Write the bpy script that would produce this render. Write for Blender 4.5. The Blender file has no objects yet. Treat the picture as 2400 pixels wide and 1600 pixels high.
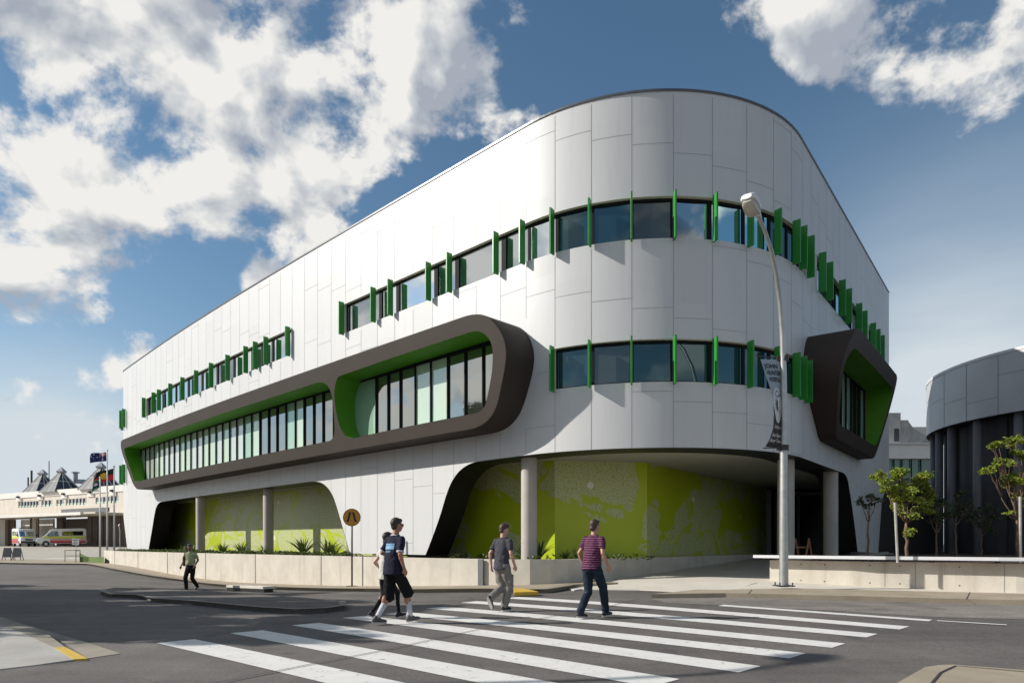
import bpy, bmesh, math, random
import numpy as np
from mathutils import Vector, Matrix
from mathutils.geometry import delaunay_2d_cdt
R = math.radians
random.seed(7)
scene = bpy.context.scene
col = scene.collection

# ---------------------------------------------------------------- camera
F, HY, CZ = 1600.0, 1276.0, 1.35          # focal length in photo pixels, horizon row, eye height
cam = bpy.data.cameras.new('camera'); camo = bpy.data.objects.new('camera', cam); col.objects.link(camo)
camo.location = (0, 0, CZ); camo.rotation_euler = (R(90), 0, 0)
cam.sensor_width = 36; cam.lens = 24; cam.shift_y = (HY - 800) / 2400
cam.clip_start = .1; cam.clip_end = 9000
scene.camera = camo

# ---------------------------------------------------------------- sun, sky, exposure
SUN_EL = R(31)
AZ = R(-1)                                   # the light travels to +x, a touch to +y
travel = Vector((math.cos(SUN_EL) * math.cos(AZ), math.cos(SUN_EL) * math.sin(AZ), -math.sin(SUN_EL)))
sl = bpy.data.lights.new('sun', 'SUN'); so = bpy.data.objects.new('sun', sl); col.objects.link(so)
sl.energy = 5.0; sl.angle = R(.53); sl.color = (1, .955, .885)
so.rotation_euler = travel.to_track_quat('-Z', 'Y').to_euler()
vs = scene.view_settings
vs.view_transform = 'Standard'; vs.look = 'None'; vs.exposure = .17; vs.gamma = 1; vs.use_curve_mapping = False

world = bpy.data.worlds.new('World'); scene.world = world; world.use_nodes = True
def build_world():
    nt = world.node_tree; N = nt.nodes; L = nt.links; N.clear()
    out = N.new('ShaderNodeOutputWorld')
    sky = N.new('ShaderNodeTexSky'); sky.sky_type = 'NISHITA'; sky.sun_disc = False
    sky.sun_elevation = SUN_EL; sky.sun_rotation = math.atan2(-travel.x, -travel.y)
    sky.altitude = 50; sky.air_density = 1.0; sky.dust_density = .15; sky.ozone_density = 1.0
    bg = N.new('ShaderNodeBackground'); bg.inputs['Strength'].default_value = .094
    hs = N.new('ShaderNodeHueSaturation'); hs.inputs['Saturation'].default_value = 1.12; hs.inputs['Value'].default_value = 1.0; hs.inputs['Hue'].default_value = .492
    L.new(sky.outputs[0], hs.inputs['Color']); L.new(hs.outputs[0], bg.inputs[0])
    tc = N.new('ShaderNodeTexCoord')
    def math_(op, a, b=None, c=None, clamp=False):
        m = N.new('ShaderNodeMath'); m.operation = op; m.use_clamp = clamp
        for i, v in enumerate((a, b, c)):
            if v is None: continue
            if isinstance(v, (int, float)): m.inputs[i].default_value = v
            else: L.new(v, m.inputs[i])
        return m.outputs[0]
    def vmath(op, a, b=None, scale=None):
        m = N.new('ShaderNodeVectorMath'); m.operation = op
        for i, v in enumerate((a, b)):
            if v is None: continue
            if isinstance(v, (tuple, list)): m.inputs[i].default_value = v
            else: L.new(v, m.inputs[i])
        if scale is not None: m.inputs['Scale'].default_value = scale
        return m.outputs['Value'] if op in ('DISTANCE', 'DOT_PRODUCT', 'LENGTH') else m.outputs[0]
    d = vmath('NORMALIZE', tc.outputs['Generated'])
    sep = N.new('ShaderNodeSeparateXYZ'); L.new(d, sep.inputs[0])
    def dirv(x, y):
        v = Vector((x - 1200, F, HY - y)); v.normalize(); return v
    # cloud banks: directions (given by where they stand in the sky), angular size, weight
    blobs = [(40, 80, .17, 1.3), (250, 60, .13, 1.2), (330, 210, .12, 1.3), (180, 260, .12, 1.2), (100, 330, .09, .9), (640, 90, .085, 1.1), (560, 200, .10, 1.2), (760, 70, .075, 1.0),
             (860, 50, .055, .85), (740, 190, .09, 1.2), (880, 220, .085, 1.15), (1010, 200, .075, 1.1), (1100, 225, .06, .95), (1060, 300, .05, .7), (1165, 222, .03, .6),
             (330, 350, .10, 1.0), (480, 370, .10, .95), (620, 300, .09, 1.0), (790, 330, .065, .95), (740, 450, .07, .8), (830, 400, .06, .5), (940, 350, .06, .5), (640, 400, .03, .6), (40, 420, .07, 1.1),
             (10, 300, .06, .8), (200, 505, .05, .75), (270, 480, .035, .7), (1150, 300, .04, .8), (1200, 285, .03, .8), (1250, 275, .025, .7), (1060, 390, .04, .5),
             (80, 620, .075, 1.15), (200, 625, .055, .9), (270, 615, .03, .7), (40, 700, .07, .7), (160, 690, .06, .8), (0, 560, .04, .6), (90, 770, .05, .4), (35, 915, .028, .9), (75, 910, .02, .6),
             (615, 650, .032, .8), (425, 500, .025, .75), (465, 482, .012, .8), (345, 820, .035, .7), (210, 740, .02, .5), (290, 870, .03, .5), (200, 880, .02, .5),
             (1890, 40, .045, 1.0), (2000, 40, .085, 1.25), (2130, 70, .10, 1.3), (2270, 70, .10, 1.3), (2390, 60, .08, 1.2), (2230, 150, .06, 1.0), (2150, 190, .045, .9), (2120, 225, .03, .8),
             (2040, 165, .025, .65), (2095, 300, .02, .7), (2370, 130, .03, .7), (2340, 560, .3, -.6), (2250, 900, .10, .35)]
    acc = None
    for x, y, s, w in blobs:
        dist = vmath('DISTANCE', d, tuple(dirv(x, y)))
        q = math_('DIVIDE', dist, s)
        q = math_('MULTIPLY', q, q)
        e = math_('MULTIPLY', math_('POWER', 2.718, math_('MULTIPLY', q, -1.0)), w)
        acc = e if acc is None else math_('SMOOTH_MAX', acc, e, .25)
    # behind and beside the camera the sky carries scattered clouds too
    back = math_('MULTIPLY', math_('SUBTRACT', .30, sep.outputs['Y'], None), 2.0, None, True)
    acc = math_('ADD', acc, math_('MULTIPLY', back, .22))
    for cdir, cs, cw in (((-1, .02, .38), .42, .62), ((-.75, -.55, .5), .30, .5)):
        q = math_('DIVIDE', vmath('DISTANCE', d, tuple(Vector(cdir).normalized())), cs)
        acc = math_('ADD', acc, math_('MULTIPLY', math_('POWER', 2.718, math_('MULTIPLY', math_('MULTIPLY', q, q), -1.0)), cw))
    cl = math_('DIVIDE', vmath('DISTANCE', d, tuple(dirv(2230, 560))), .22)
    acc = math_('SUBTRACT', acc, math_('MULTIPLY', math_('POWER', 2.718, math_('MULTIPLY', math_('MULTIPLY', cl, cl), -1.0)), .45))
    def fbm(vec, scale, detail, rough, dist=0.0):
        n = N.new('ShaderNodeTexNoise'); n.inputs['Scale'].default_value = scale; n.inputs['Detail'].default_value = detail
        n.inputs['Roughness'].default_value = rough; n.inputs['Distortion'].default_value = dist
        L.new(vec, n.inputs['Vector']); return n.outputs['Fac']
    sc = N.new('ShaderNodeVectorMath'); sc.operation = 'MULTIPLY'; sc.inputs[1].default_value = (1, 1, 1.25); L.new(d, sc.inputs[0])
    def dens(offset):
        v = vmath('ADD', sc.outputs[0], offset)
        a = fbm(v, 6.5, 14, .60, .15)
        b = fbm(v, 2.6, 2, .5)
        return math_('ADD', math_('MULTIPLY', a, .8), math_('MULTIPLY', b, .2))
    n0 = dens((7.7, 1.2, 2.2))
    n1 = dens((7.7 - .016, 1.2 - .004, 2.2 + .026))          # a step towards the sun
    def soft_dens(offset): return fbm(vmath('ADD', sc.outputs[0], offset), 6.5, 5, .5, .15)
    m0 = soft_dens((7.7, 1.2, 2.2)); m1 = soft_dens((7.7 - .020, 1.2 - .004, 2.2 + .034))
    raw = math_('ADD', math_('MULTIPLY', math_('SUBTRACT', n0, .5), 2.0), math_('MULTIPLY', math_('SUBTRACT', math_('MINIMUM', acc, .74), .47), .52))
    mask = N.new('ShaderNodeMapRange'); mask.interpolation_type = 'SMOOTHSTEP'
    mask.inputs['From Min'].default_value = -.03; mask.inputs['From Max'].default_value = .15
    L.new(raw, mask.inputs['Value'])
    body = N.new('ShaderNodeMapRange'); body.inputs['From Min'].default_value = .02; body.inputs['From Max'].default_value = .36
    L.new(raw, body.inputs['Value'])
    slope = math_('ADD', math_('MULTIPLY', math_('SUBTRACT', m0, m1), 6.5), math_('MULTIPLY', math_('SUBTRACT', n0, n1), 1.6))
    soft = math_('MULTIPLY', math_('SUBTRACT', fbm(vmath('ADD', sc.outputs[0], (3.1, 0, 0)), 4.0, 4, .5), .5), 1.7)
    lit = math_('ADD', math_('ADD', math_('SUBTRACT', .80, math_('MULTIPLY', body.outputs[0], .26)), soft), slope, None, True)
    ramp = N.new('ShaderNodeValToRGB'); L.new(lit, ramp.inputs[0])
    ramp.color_ramp.elements[0].position = .05; ramp.color_ramp.elements[0].color = (.42, .46, .53, 1)
    ramp.color_ramp.elements[1].position = .95; ramp.color_ramp.elements[1].color = (.95, .935, .90, 1)
    el = ramp.color_ramp.elements.new(.5); el.color = (.64, .67, .70, 1)
    cb = N.new('ShaderNodeBackground'); L.new(ramp.outputs[0], cb.inputs[0]); cb.inputs[1].default_value = .82
    # thin white veil towards the horizon
    veil = N.new('ShaderNodeMapRange'); veil.interpolation_type = 'SMOOTHSTEP'
    veil.inputs['From Min'].default_value = .26; veil.inputs['From Max'].default_value = .04
    L.new(sep.outputs['Z'], veil.inputs['Value'])
    v2 = fbm(vmath('MULTIPLY', d, (1.5, 1.5, 7)), 2.2, 6, .5)
    vm = math_('MULTIPLY', veil.outputs[0], math_('ADD', math_('MULTIPLY', v2, 1.1), .30), None, True)
    for px, py, sg, wt in ((2300, 880, .20, .75), (2120, 860, .10, .3), (60, 1090, .16, .45), (200, 1000, .08, .2)):
        q = math_('DIVIDE', vmath('DISTANCE', d, tuple(dirv(px, py))), sg)
        g = math_('MULTIPLY', math_('POWER', 2.718, math_('MULTIPLY', math_('MULTIPLY', q, q), -1.0)), math_('MULTIPLY', math_('ADD', v2, .35), wt))
        vm = math_('ADD', vm, g, None, True)
    m = N.new('ShaderNodeMixShader'); vb = N.new('ShaderNodeBackground'); vb.inputs[0].default_value = (.72, .79, .84, 1); vb.inputs[1].default_value = .80
    L.new(vm, m.inputs[0]); L.new(bg.outputs[0], m.inputs[1]); L.new(vb.outputs[0], m.inputs[2])
    m2 = N.new('ShaderNodeMixShader'); L.new(mask.outputs[0], m2.inputs[0]); L.new(m.outputs[0], m2.inputs[1]); L.new(cb.outputs[0], m2.inputs[2])
    L.new(m2.outputs[0], out.inputs[0])
build_world()
world.cycles.sampling_method = 'MANUAL'; world.cycles.sample_map_resolution = 1024

# ================================================================ helpers
def tag(o, label=None, cat=None, group=None, kind=None):
    if label: o['label'] = label
    if cat: o['category'] = cat
    if group: o['group'] = group
    if kind: o['kind'] = kind
    return o
def empty(name, loc=(0, 0, 0), rz=0.0, label=None, cat=None, group=None):
    o = bpy.data.objects.new(name, None); col.objects.link(o); o.location = loc; o.rotation_euler = (0, 0, rz)
    o.empty_display_size = .1
    return tag(o, label, cat, group)

class MB:
    """collects shapes and links them as one mesh object"""
    def __init__(s): s.v = []; s.f = []
    def add(s, vs, fs):
        b = len(s.v); s.v += [tuple(p) for p in vs]; s.f += [tuple(b + i for i in f) for f in fs]; return s
    def box(s, c, d, rz=0.0, M=None):
        x, y, z = d[0] / 2, d[1] / 2, d[2] / 2
        P = [Vector((i * x, j * y, k * z)) for k in (-1, 1) for j in (-1, 1) for i in (-1, 1)]
        rot = M if M is not None else Matrix.Rotation(rz, 3, 'Z')
        P = [rot @ p + Vector(c) for p in P]
        return s.add(P, [(0, 2, 3, 1), (4, 5, 7, 6), (0, 1, 5, 4), (1, 3, 7, 5), (3, 2, 6, 7), (2, 0, 4, 6)])
    def bar(s, a, b, w, h=None):
        """a rectangular bar from a to b"""
        h = h or w; a = Vector(a); b = Vector(b); t = (b - a); L_ = t.length; t.normalize()
        up = Vector((0, 0, 1)) if abs(t.z) < .95 else Vector((0, 1, 0))
        x = t.cross(up).normalized(); y = x.cross(t)
        M = Matrix((x, t, y)).transposed()
        return s.box((a + b) / 2, (w, L_, h), M=M)
    def tube(s, path, r, n=10, cap=True):
        P = [Vector(p) for p in path]; rr = r if isinstance(r, (list, tuple)) else [r] * len(P)
        vs, fs = [], []; ref = None
        for i, p in enumerate(P):
            t = (P[min(i + 1, len(P) - 1)] - P[max(i - 1, 0)]).normalized()
            if ref is None: ref = Vector((1, 0, 0)) if abs(t.x) < .9 else Vector((0, 1, 0))
            a = (ref - t * ref.dot(t)).normalized(); ref = a; b = t.cross(a)
            for k in range(n):
                w = 2 * math.pi * k / n; vs.append(p + (a * math.cos(w) + b * math.sin(w)) * rr[i])
        for i in range(len(P) - 1):
            for k in range(n):
                k2 = (k + 1) % n; fs.append((i * n + k, i * n + k2, (i + 1) * n + k2, (i + 1) * n + k))
        if cap:
            fs.append(tuple(reversed(range(n)))); fs.append(tuple((len(P) - 1) * n + k for k in range(n)))
        return s.add(vs, fs)
    def ball(s, c, r, seg=12, rings=8, M=None):
        c = Vector(c); rx, ry, rz = r if isinstance(r, (tuple, list)) else (r, r, r)
        vs, fs = [], []
        for i in range(1, rings):
            th = math.pi * i / rings
            for k in range(seg):
                w = 2 * math.pi * k / seg
                p = Vector((rx * math.sin(th) * math.cos(w), ry * math.sin(th) * math.sin(w), rz * math.cos(th)))
                if M is not None: p = M @ p
                vs.append(c + p)
        t = Vector((0, 0, rz)); 
        if M is not None: t = M @ t
        vs += [c + t, c - t]; T_, B_ = len(vs) - 2, len(vs) - 1
        for i in range(rings - 2):
            for k in range(seg):
                k2 = (k + 1) % seg; fs.append((i * seg + k, (i + 1) * seg + k, (i + 1) * seg + k2, i * seg + k2))
        for k in range(seg):
            k2 = (k + 1) % seg; fs.append((T_, k, k2)); fs.append((B_, (rings - 2) * seg + k2, (rings - 2) * seg + k))
        return s.add(vs, fs)
    def prism(s, poly, z0, z1, f=None):
        """polygon (x, y) extruded z0..z1; f maps (x, y, z) to a point"""
        f = f or (lambda x, y, z: (x, y, z)); n = len(poly)
        vs = [f(x, y, z0) for x, y in poly] + [f(x, y, z1) for x, y in poly]
        fs = [tuple(reversed(range(n))), tuple(range(n, 2 * n))]
        fs += [(i, (i + 1) % n, n + (i + 1) % n, n + i) for i in range(n)]
        return s.add(vs, fs)
    def build(s, name, mat, parent=None, smooth=False, bevel=0, local=False, kind=None, seg=2, auto=None):
        me = bpy.data.meshes.new(name)
        off = Vector((0, 0, 0))
        if parent is not None and not local:
            q = parent
            while q is not None: off += Vector(q.location); q = q.parent
        me.from_pydata([tuple(Vector(p) - off) for p in s.v], [], s.f); me.validate(); me.update()
        o = bpy.data.objects.new(name, me); col.objects.link(o)
        if parent is not None: o.parent = parent
        for m_ in (mat if isinstance(mat, (list, tuple)) else [mat]): me.materials.append(m_)
        if smooth: me.polygons.foreach_set('use_smooth', [True] * len(me.polygons))
        if bevel:
            bm = bmesh.new(); bm.from_mesh(me); bmesh.ops.recalc_face_normals(bm, faces=bm.faces)
            bmesh.ops.bevel(bm, geom=[e for e in bm.edges if len(e.link_faces) == 2 and e.calc_face_angle(0) > R(28)], offset=bevel, segments=seg, affect='EDGES', profile=.5)
            bm.to_mesh(me); bm.free()
        else:
            bm = bmesh.new(); bm.from_mesh(me); bmesh.ops.recalc_face_normals(bm, faces=bm.faces); bm.to_mesh(me); bm.free()
        if auto:
            me.polygons.foreach_set('use_smooth', [True] * len(me.polygons))
            me.set_sharp_from_angle(angle=R(auto))
        if kind: o['kind'] = kind
        return o

# ---------------------------------------------------------------- materials
def mat(name, color, rough=.6, metal=0, spec=.5, noise=None, bump=None, build=None, coat=0):
    """noise: (scale, amount) of value variation; bump: (scale, strength, distance)"""
    m = bpy.data.materials.new(name); m.use_nodes = True; nt = m.node_tree; N, L = nt.nodes, nt.links
    b = N['Principled BSDF']; b.inputs['Base Color'].default_value = (*color, 1); b.inputs['Roughness'].default_value = rough
    b.inputs['Metallic'].default_value = metal; b.inputs['Specular IOR Level'].default_value = spec
    if coat: b.inputs['Coat Weight'].default_value = coat; b.inputs['Coat Roughness'].default_value = .08
    tc = N.new('ShaderNodeTexCoord')
    geo = N.new('ShaderNodeNewGeometry')
    if noise:
        n = N.new('ShaderNodeTexNoise'); n.inputs['Scale'].default_value = noise[0]; n.inputs['Detail'].default_value = 8; n.inputs['Roughness'].default_value = .6
        L.new(geo.outputs['Position'], n.inputs['Vector'])
        mr = N.new('ShaderNodeMapRange'); mr.inputs['From Min'].default_value = .25; mr.inputs['From Max'].default_value = .75
        mr.inputs['To Min'].default_value = 1 - noise[1]; mr.inputs['To Max'].default_value = 1 + noise[1]; L.new(n.outputs['Fac'], mr.inputs['Value'])
        mx = N.new('ShaderNodeVectorMath'); mx.operation = 'SCALE'; mx.inputs[0].default_value = color; L.new(mr.outputs[0], mx.inputs['Scale'])
        L.new(mx.outputs[0], b.inputs['Base Color'])
    if bump:
        n2 = N.new('ShaderNodeTexNoise'); n2.inputs['Scale'].default_value = bump[0]; n2.inputs['Detail'].default_value = 6
        L.new(geo.outputs['Position'], n2.inputs['Vector'])
        bp = N.new('ShaderNodeBump'); bp.inputs['Strength'].default_value = bump[1]; bp.inputs['Distance'].default_value = bump[2]
        L.new(n2.outputs['Fac'], bp.inputs['Height']); L.new(bp.outputs[0], b.inputs['Normal'])
    if build: build(N, L, b, tc, geo)
    return m
def noise_node(N, L, vec, scale, detail=6, rough=.6, dist=0):
    n = N.new('ShaderNodeTexNoise'); n.inputs['Scale'].default_value = scale; n.inputs['Detail'].default_value = detail
    n.inputs['Roughness'].default_value = rough; n.inputs['Distortion'].default_value = dist; L.new(vec, n.inputs['Vector']); return n.outputs['Fac']
def ramp_node(N, L, fac, stops):
    r = N.new('ShaderNodeValToRGB'); L.new(fac, r.inputs[0]); e = r.color_ramp.elements
    e[0].position, e[0].color = stops[0][0], (*stops[0][1], 1); e[1].position, e[1].color = stops[-1][0], (*stops[-1][1], 1)
    for p, c in stops[1:-1]:
        q = e.new(p); q.color = (*c, 1)
    return r.outputs[0]
def mix_node(N, L, fac, a, b, mode='MIX'):
    m = N.new('ShaderNodeMix'); m.data_type = 'RGBA'; m.blend_type = mode
    for i, v in ((0, fac), (6, a), (7, b)):
        if isinstance(v, (int, float)): m.inputs[i].default_value = v
        elif isinstance(v, (tuple, list)): m.inputs[i].default_value = (*v, 1)
        else: L.new(v, m.inputs[i])
    return m.outputs[2]
def scaled(N, L, vec, s):
    m = N.new('ShaderNodeVectorMath'); m.operation = 'MULTIPLY'; m.inputs[1].default_value = s; L.new(vec, m.inputs[0]); return m.outputs[0]

def asphalt_nodes(c0, c1, c2):
    def f(N, L, b, tc, geo):
        P = geo.outputs['Position']
        big = noise_node(N, L, P, .35, 6, .6, .6)
        c = ramp_node(N, L, big, [(.3, c0), (.5, c1), (.7, c2)])
        fine = noise_node(N, L, P, 60, 3, .7)
        c = mix_node(N, L, .9, c, ramp_node(N, L, fine, [(.3, (.28, .28, .28)), (.7, (.72, .72, .72))]), 'OVERLAY')
        spots = noise_node(N, L, P, 1.7, 3, .5)
        c = mix_node(N, L, .8, c, ramp_node(N, L, spots, [(.28, (.62, .61, .60)), (.36, (1, 1, 1))]), 'MULTIPLY')
        mid = noise_node(N, L, scaled(N, L, P, (1, .35, 1)), 2.3, 8, .7)
        c = mix_node(N, L, .5, c, ramp_node(N, L, mid, [(.35, (.40, .40, .40)), (.65, (.60, .60, .60))]), 'OVERLAY')
        # tyre-worn bands along the direction of travel
        mp = N.new('ShaderNodeMapping'); mp.inputs['Rotation'].default_value = (0, 0, R(43.4)); mp.inputs['Scale'].default_value = (.10, 1.5, 1); L.new(P, mp.inputs['Vector'])
        c = mix_node(N, L, .6, c, ramp_node(N, L, noise_node(N, L, mp.outputs[0], 1.0, 5, .6), [(.32, (.36, .36, .36)), (.68, (.63, .63, .63))]), 'OVERLAY')
        grit = noise_node(N, L, P, 24, 4, .75)
        c = mix_node(N, L, .7, c, ramp_node(N, L, grit, [(.35, (.36, .36, .36)), (.65, (.64, .64, .64))]), 'OVERLAY')
        # thin cracks
        v = N.new('ShaderNodeTexVoronoi'); v.feature = 'DISTANCE_TO_EDGE'; v.inputs['Scale'].default_value = .33
        wv = N.new('ShaderNodeVectorMath'); wv.operation = 'ADD'; L.new(P, wv.inputs[0])
        nn = N.new('ShaderNodeTexNoise'); nn.inputs['Scale'].default_value = 1.6; nn.inputs['Detail'].default_value = 5; L.new(P, nn.inputs['Vector'])
        L.new(nn.outputs['Color'], wv.inputs[1]); L.new(wv.outputs[0], v.inputs['Vector'])
        cr = ramp_node(N, L, v.outputs['Distance'], [(.0, (.62, .62, .62)), (.006, (1, 1, 1))])
        c = mix_node(N, L, .6, c, cr, 'MULTIPLY')
        L.new(c, b.inputs['Base Color'])
        bp = N.new('ShaderNodeBump'); bp.inputs['Strength'].default_value = .45; bp.inputs['Distance'].default_value = .006
        L.new(noise_node(N, L, P, 110, 2, .6), bp.inputs['Height']); L.new(bp.outputs[0], b.inputs['Normal'])
    return f
def concrete_nodes(c0, c1, streaks=True, joint=None):
    def f(N, L, b, tc, geo):
        P = geo.outputs['Position']
        c = ramp_node(N, L, noise_node(N, L, P, 1.1, 8, .65, .4), [(.3, c0), (.7, c1)])
        if streaks:
            s = noise_node(N, L, scaled(N, L, P, (1, 1, .10)), 2.6, 6, .65)
            c = mix_node(N, L, .55, c, ramp_node(N, L, s, [(.30, (.72, .68, .62)), (.45, (1, 1, 1)), (.75, (1, 1, 1))]), 'MULTIPLY')
        f2 = noise_node(N, L, P, 30, 4, .7)
        c = mix_node(N, L, .35, c, ramp_node(N, L, f2, [(.3, (.42, .42, .42)), (.7, (.58, .58, .58))]), 'OVERLAY')
        L.new(c, b.inputs['Base Color'])
        bp = N.new('ShaderNodeBump'); bp.inputs['Strength'].default_value = .25; bp.inputs['Distance'].default_value = .004
        L.new(f2, bp.inputs['Height']); L.new(bp.outputs[0], b.inputs['Normal'])
    return f
def panel_nodes(N, L, b, tc, geo):
    # coated aluminium sheets: each a hair different in tone and tilt, with faint soiling
    P = geo.outputs['Position']; uv = N.new('ShaderNodeUVMap')
    sx = N.new('ShaderNodeSeparateXYZ'); L.new(uv.outputs[0], sx.inputs[0])
    def mm(op, a, v):
        m = N.new('ShaderNodeMath'); m.operation = op; L.new(a, m.inputs[0])
        if isinstance(v, (int, float)): m.inputs[1].default_value = v
        else: L.new(v, m.inputs[1])
        return m.outputs[0]
    col_ = mm('FLOOR', mm('DIVIDE', mm('SUBTRACT', sx.outputs['X'], 43.42), 1.157), 0)
    row = mm('FLOOR', mm('DIVIDE', mm('ADD', sx.outputs['Y'], mm('MULTIPLY', col_, .315)), 2.42), 0)
    cb = N.new('ShaderNodeCombineXYZ'); L.new(col_, cb.inputs[0]); L.new(row, cb.inputs[1])
    wn = N.new('ShaderNodeTexWhiteNoise'); wn.noise_dimensions = '2D'; L.new(cb.outputs[0], wn.inputs['Vector'])
    c = ramp_node(N, L, noise_node(N, L, scaled(N, L, P, (1, 1, .2)), .9, 6, .6), [(.3, (.60, .60, .596)), (.7, (.635, .635, .63))])
    st = noise_node(N, L, scaled(N, L, P, (1, 1, .06)), 5, 5, .6)
    c = mix_node(N, L, .5, c, ramp_node(N, L, st, [(.3, (.93, .925, .91)), (.5, (1, 1, 1))]), 'MULTIPLY')
    c = mix_node(N, L, 1, c, ramp_node(N, L, wn.outputs['Value'], [(0, (.955, .955, .955)), (1, (1, 1, 1))]), 'MULTIPLY')
    L.new(c, b.inputs['Base Color'])
    bp = N.new('ShaderNodeBump'); bp.inputs['Strength'].default_value = .22; bp.inputs['Distance'].default_value = .02
    L.new(noise_node(N, L, P, .8, 2, .4), bp.inputs['Height'])
    tl = N.new('ShaderNodeVectorMath'); tl.operation = 'MULTIPLY_ADD'; tl.inputs[1].default_value = (.03, .03, .02); tl.inputs[2].default_value = (-.015, -.015, -.01); L.new(wn.outputs['Color'], tl.inputs[0])
    ad = N.new('ShaderNodeVectorMath'); ad.operation = 'ADD'; L.new(bp.outputs[0], ad.inputs[0]); L.new(tl.outputs[0], ad.inputs[1])
    nz = N.new('ShaderNodeVectorMath'); nz.operation = 'NORMALIZE'; L.new(ad.outputs[0], nz.inputs[0]); L.new(nz.outputs[0], b.inputs['Normal'])

M = {}
M['panel'] = mat('white_panel', (.66, .66, .655), .45, spec=.28, build=panel_nodes)
M['joint'] = mat('panel_joint', (.26, .265, .275), .6)
M['cap'] = mat('roof_cap', (.09, .10, .115), .35, spec=.5)
M['capl'] = mat('light_cap', (.62, .62, .63), .35)
M['black'] = mat('black_reveal', (.012, .011, .011), .45, spec=.35, noise=(1.5, .2))
M['brown'] = mat('bronze_panel', (.050, .039, .033), .6, spec=.16, noise=(.7, .10))
M['green'] = mat('green_fin', (.022, .235, .028), .38, noise=(3, .08))
M['greenr'] = mat('green_reveal', (.075, .25, .005), .6, noise=(1.2, .08))
M['frame'] = mat('dark_frame', (.012, .013, .016), .75, spec=.15)
M['cream'] = mat('bounce_lit_reveal', (.75, .70, .58), .5)  # light reflected onto the window reveals, put into their colour as cream
M['soffit'] = mat('soffit', (.40, .38, .33), .6, noise=(1, .05))
M['conc_col'] = mat('column_concrete', (.44, .40, .36), .75, build=concrete_nodes((.40, .365, .33), (.48, .44, .395), False))
M['conc'] = mat('wall_concrete', (.5, .46, .4), .85, build=concrete_nodes((.47, .43, .365), (.60, .56, .48)))
M['conc_lt'] = mat('light_paving', (.55, .52, .46), .85, build=concrete_nodes((.52, .48, .41), (.63, .59, .52), False))
M['path'] = mat('path_concrete', (.34, .28, .2), .9, build=concrete_nodes((.26, .215, .155), (.38, .32, .235), False))
M['kerb'] = mat('kerb_concrete', (.25, .22, .18), .9, build=concrete_nodes((.17, .15, .12), (.33, .29, .23), False))
M['slab'] = mat('slab_concrete', (.3, .29, .27), .9, build=concrete_nodes((.30, .285, .255), (.42, .40, .365), False))
M['court'] = mat('forecourt_concrete', (.4, .36, .3), .9, build=concrete_nodes((.34, .305, .25), (.44, .40, .335), False))
M['asphalt'] = mat('asphalt', (.11, .10, .09), .85, build=asphalt_nodes((.086, .077, .070), (.110, .098, .089), (.142, .127, .115)))
M['asphalt2'] = mat('worn_asphalt', (.16, .14, .125), .9, build=asphalt_nodes((.11, .098, .088), (.18, .16, .14), (.25, .22, .195)))
def paint_nodes(c, wear):
    def f(N, L, b, tc, geo):
        P = geo.outputs['Position']
        cc = ramp_node(N, L, noise_node(N, L, P, 3, 6, .6), [(.3, tuple(x * .86 for x in c)), (.7, c)])
        w = ramp_node(N, L, noise_node(N, L, P, 9, 8, .75, .5), [(wear, (0, 0, 0)), (wear + .06, (1, 1, 1))])
        L.new(mix_node(N, L, w, (.20, .18, .165), cc), b.inputs['Base Color'])
    return f
M['paint'] = mat('road_paint', (.75, .74, .7), .7, build=paint_nodes((.72, .70, .66), .345))
M['ypaint'] = mat('yellow_paint', (.6, .38, .03), .7, build=paint_nodes((.62, .40, .05), .30))
M['tar'] = mat('tar_joint', (.035, .032, .03), .7)
M['soil'] = mat('mulch', (.07, .045, .028), .95, noise=(14, .5), bump=(25, .9, .03))
M['grass'] = mat('grass', (.10, .15, .03), .9, noise=(8, .35), bump=(30, .8, .03))
M['steel'] = mat('galvanised', (.45, .45, .44), .42, metal=.75, noise=(6, .15))
M['steel_d'] = mat('dark_steel', (.05, .045, .042), .5, metal=.3)
M['white'] = mat('white_paint', (.72, .72, .70), .45)
M['lens'] = mat('lamp_lens', (.50, .48, .42), .25, spec=.6)
M['timber'] = mat('timber', (.30, .13, .06), .6, noise=(12, .3))
M['hcream'] = mat('cream_cladding', (.66, .56, .44), .75, build=concrete_nodes((.58, .52, .45), (.67, .61, .53)))
M['hwhite'] = mat('white_render', (.74, .71, .66), .7, noise=(1, .06))
M['hbrown'] = mat('brown_wall', (.16, .12, .10), .7, noise=(2, .2))
M['roofm'] = mat('grey_metal_roof', (.30, .31, .33), .5, metal=.2, noise=(1.5, .12))
M['skyl'] = mat('skylight_glass', (.055, .06, .065), .2, spec=.6, noise=(.9, .3))
M['metal2'] = mat('zinc_band', (.50, .50, .50), .42, metal=.15, noise=(.6, .10))
M['dkwall'] = mat('charcoal_wall', (.055, .055, .058), .7, noise=(.8, .25))
M['dkcol'] = mat('grey_column', (.14, .14, .145), .6, noise=(1, .15))
M['wconc'] = mat('weathered_concrete', (.42, .41, .39), .85, build=concrete_nodes((.30, .29, .27), (.52, .50, .47)))
M['ggreen'] = mat('green_glass', (.05, .16, .13), .12, spec=.8, noise=(.8, .3))

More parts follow.
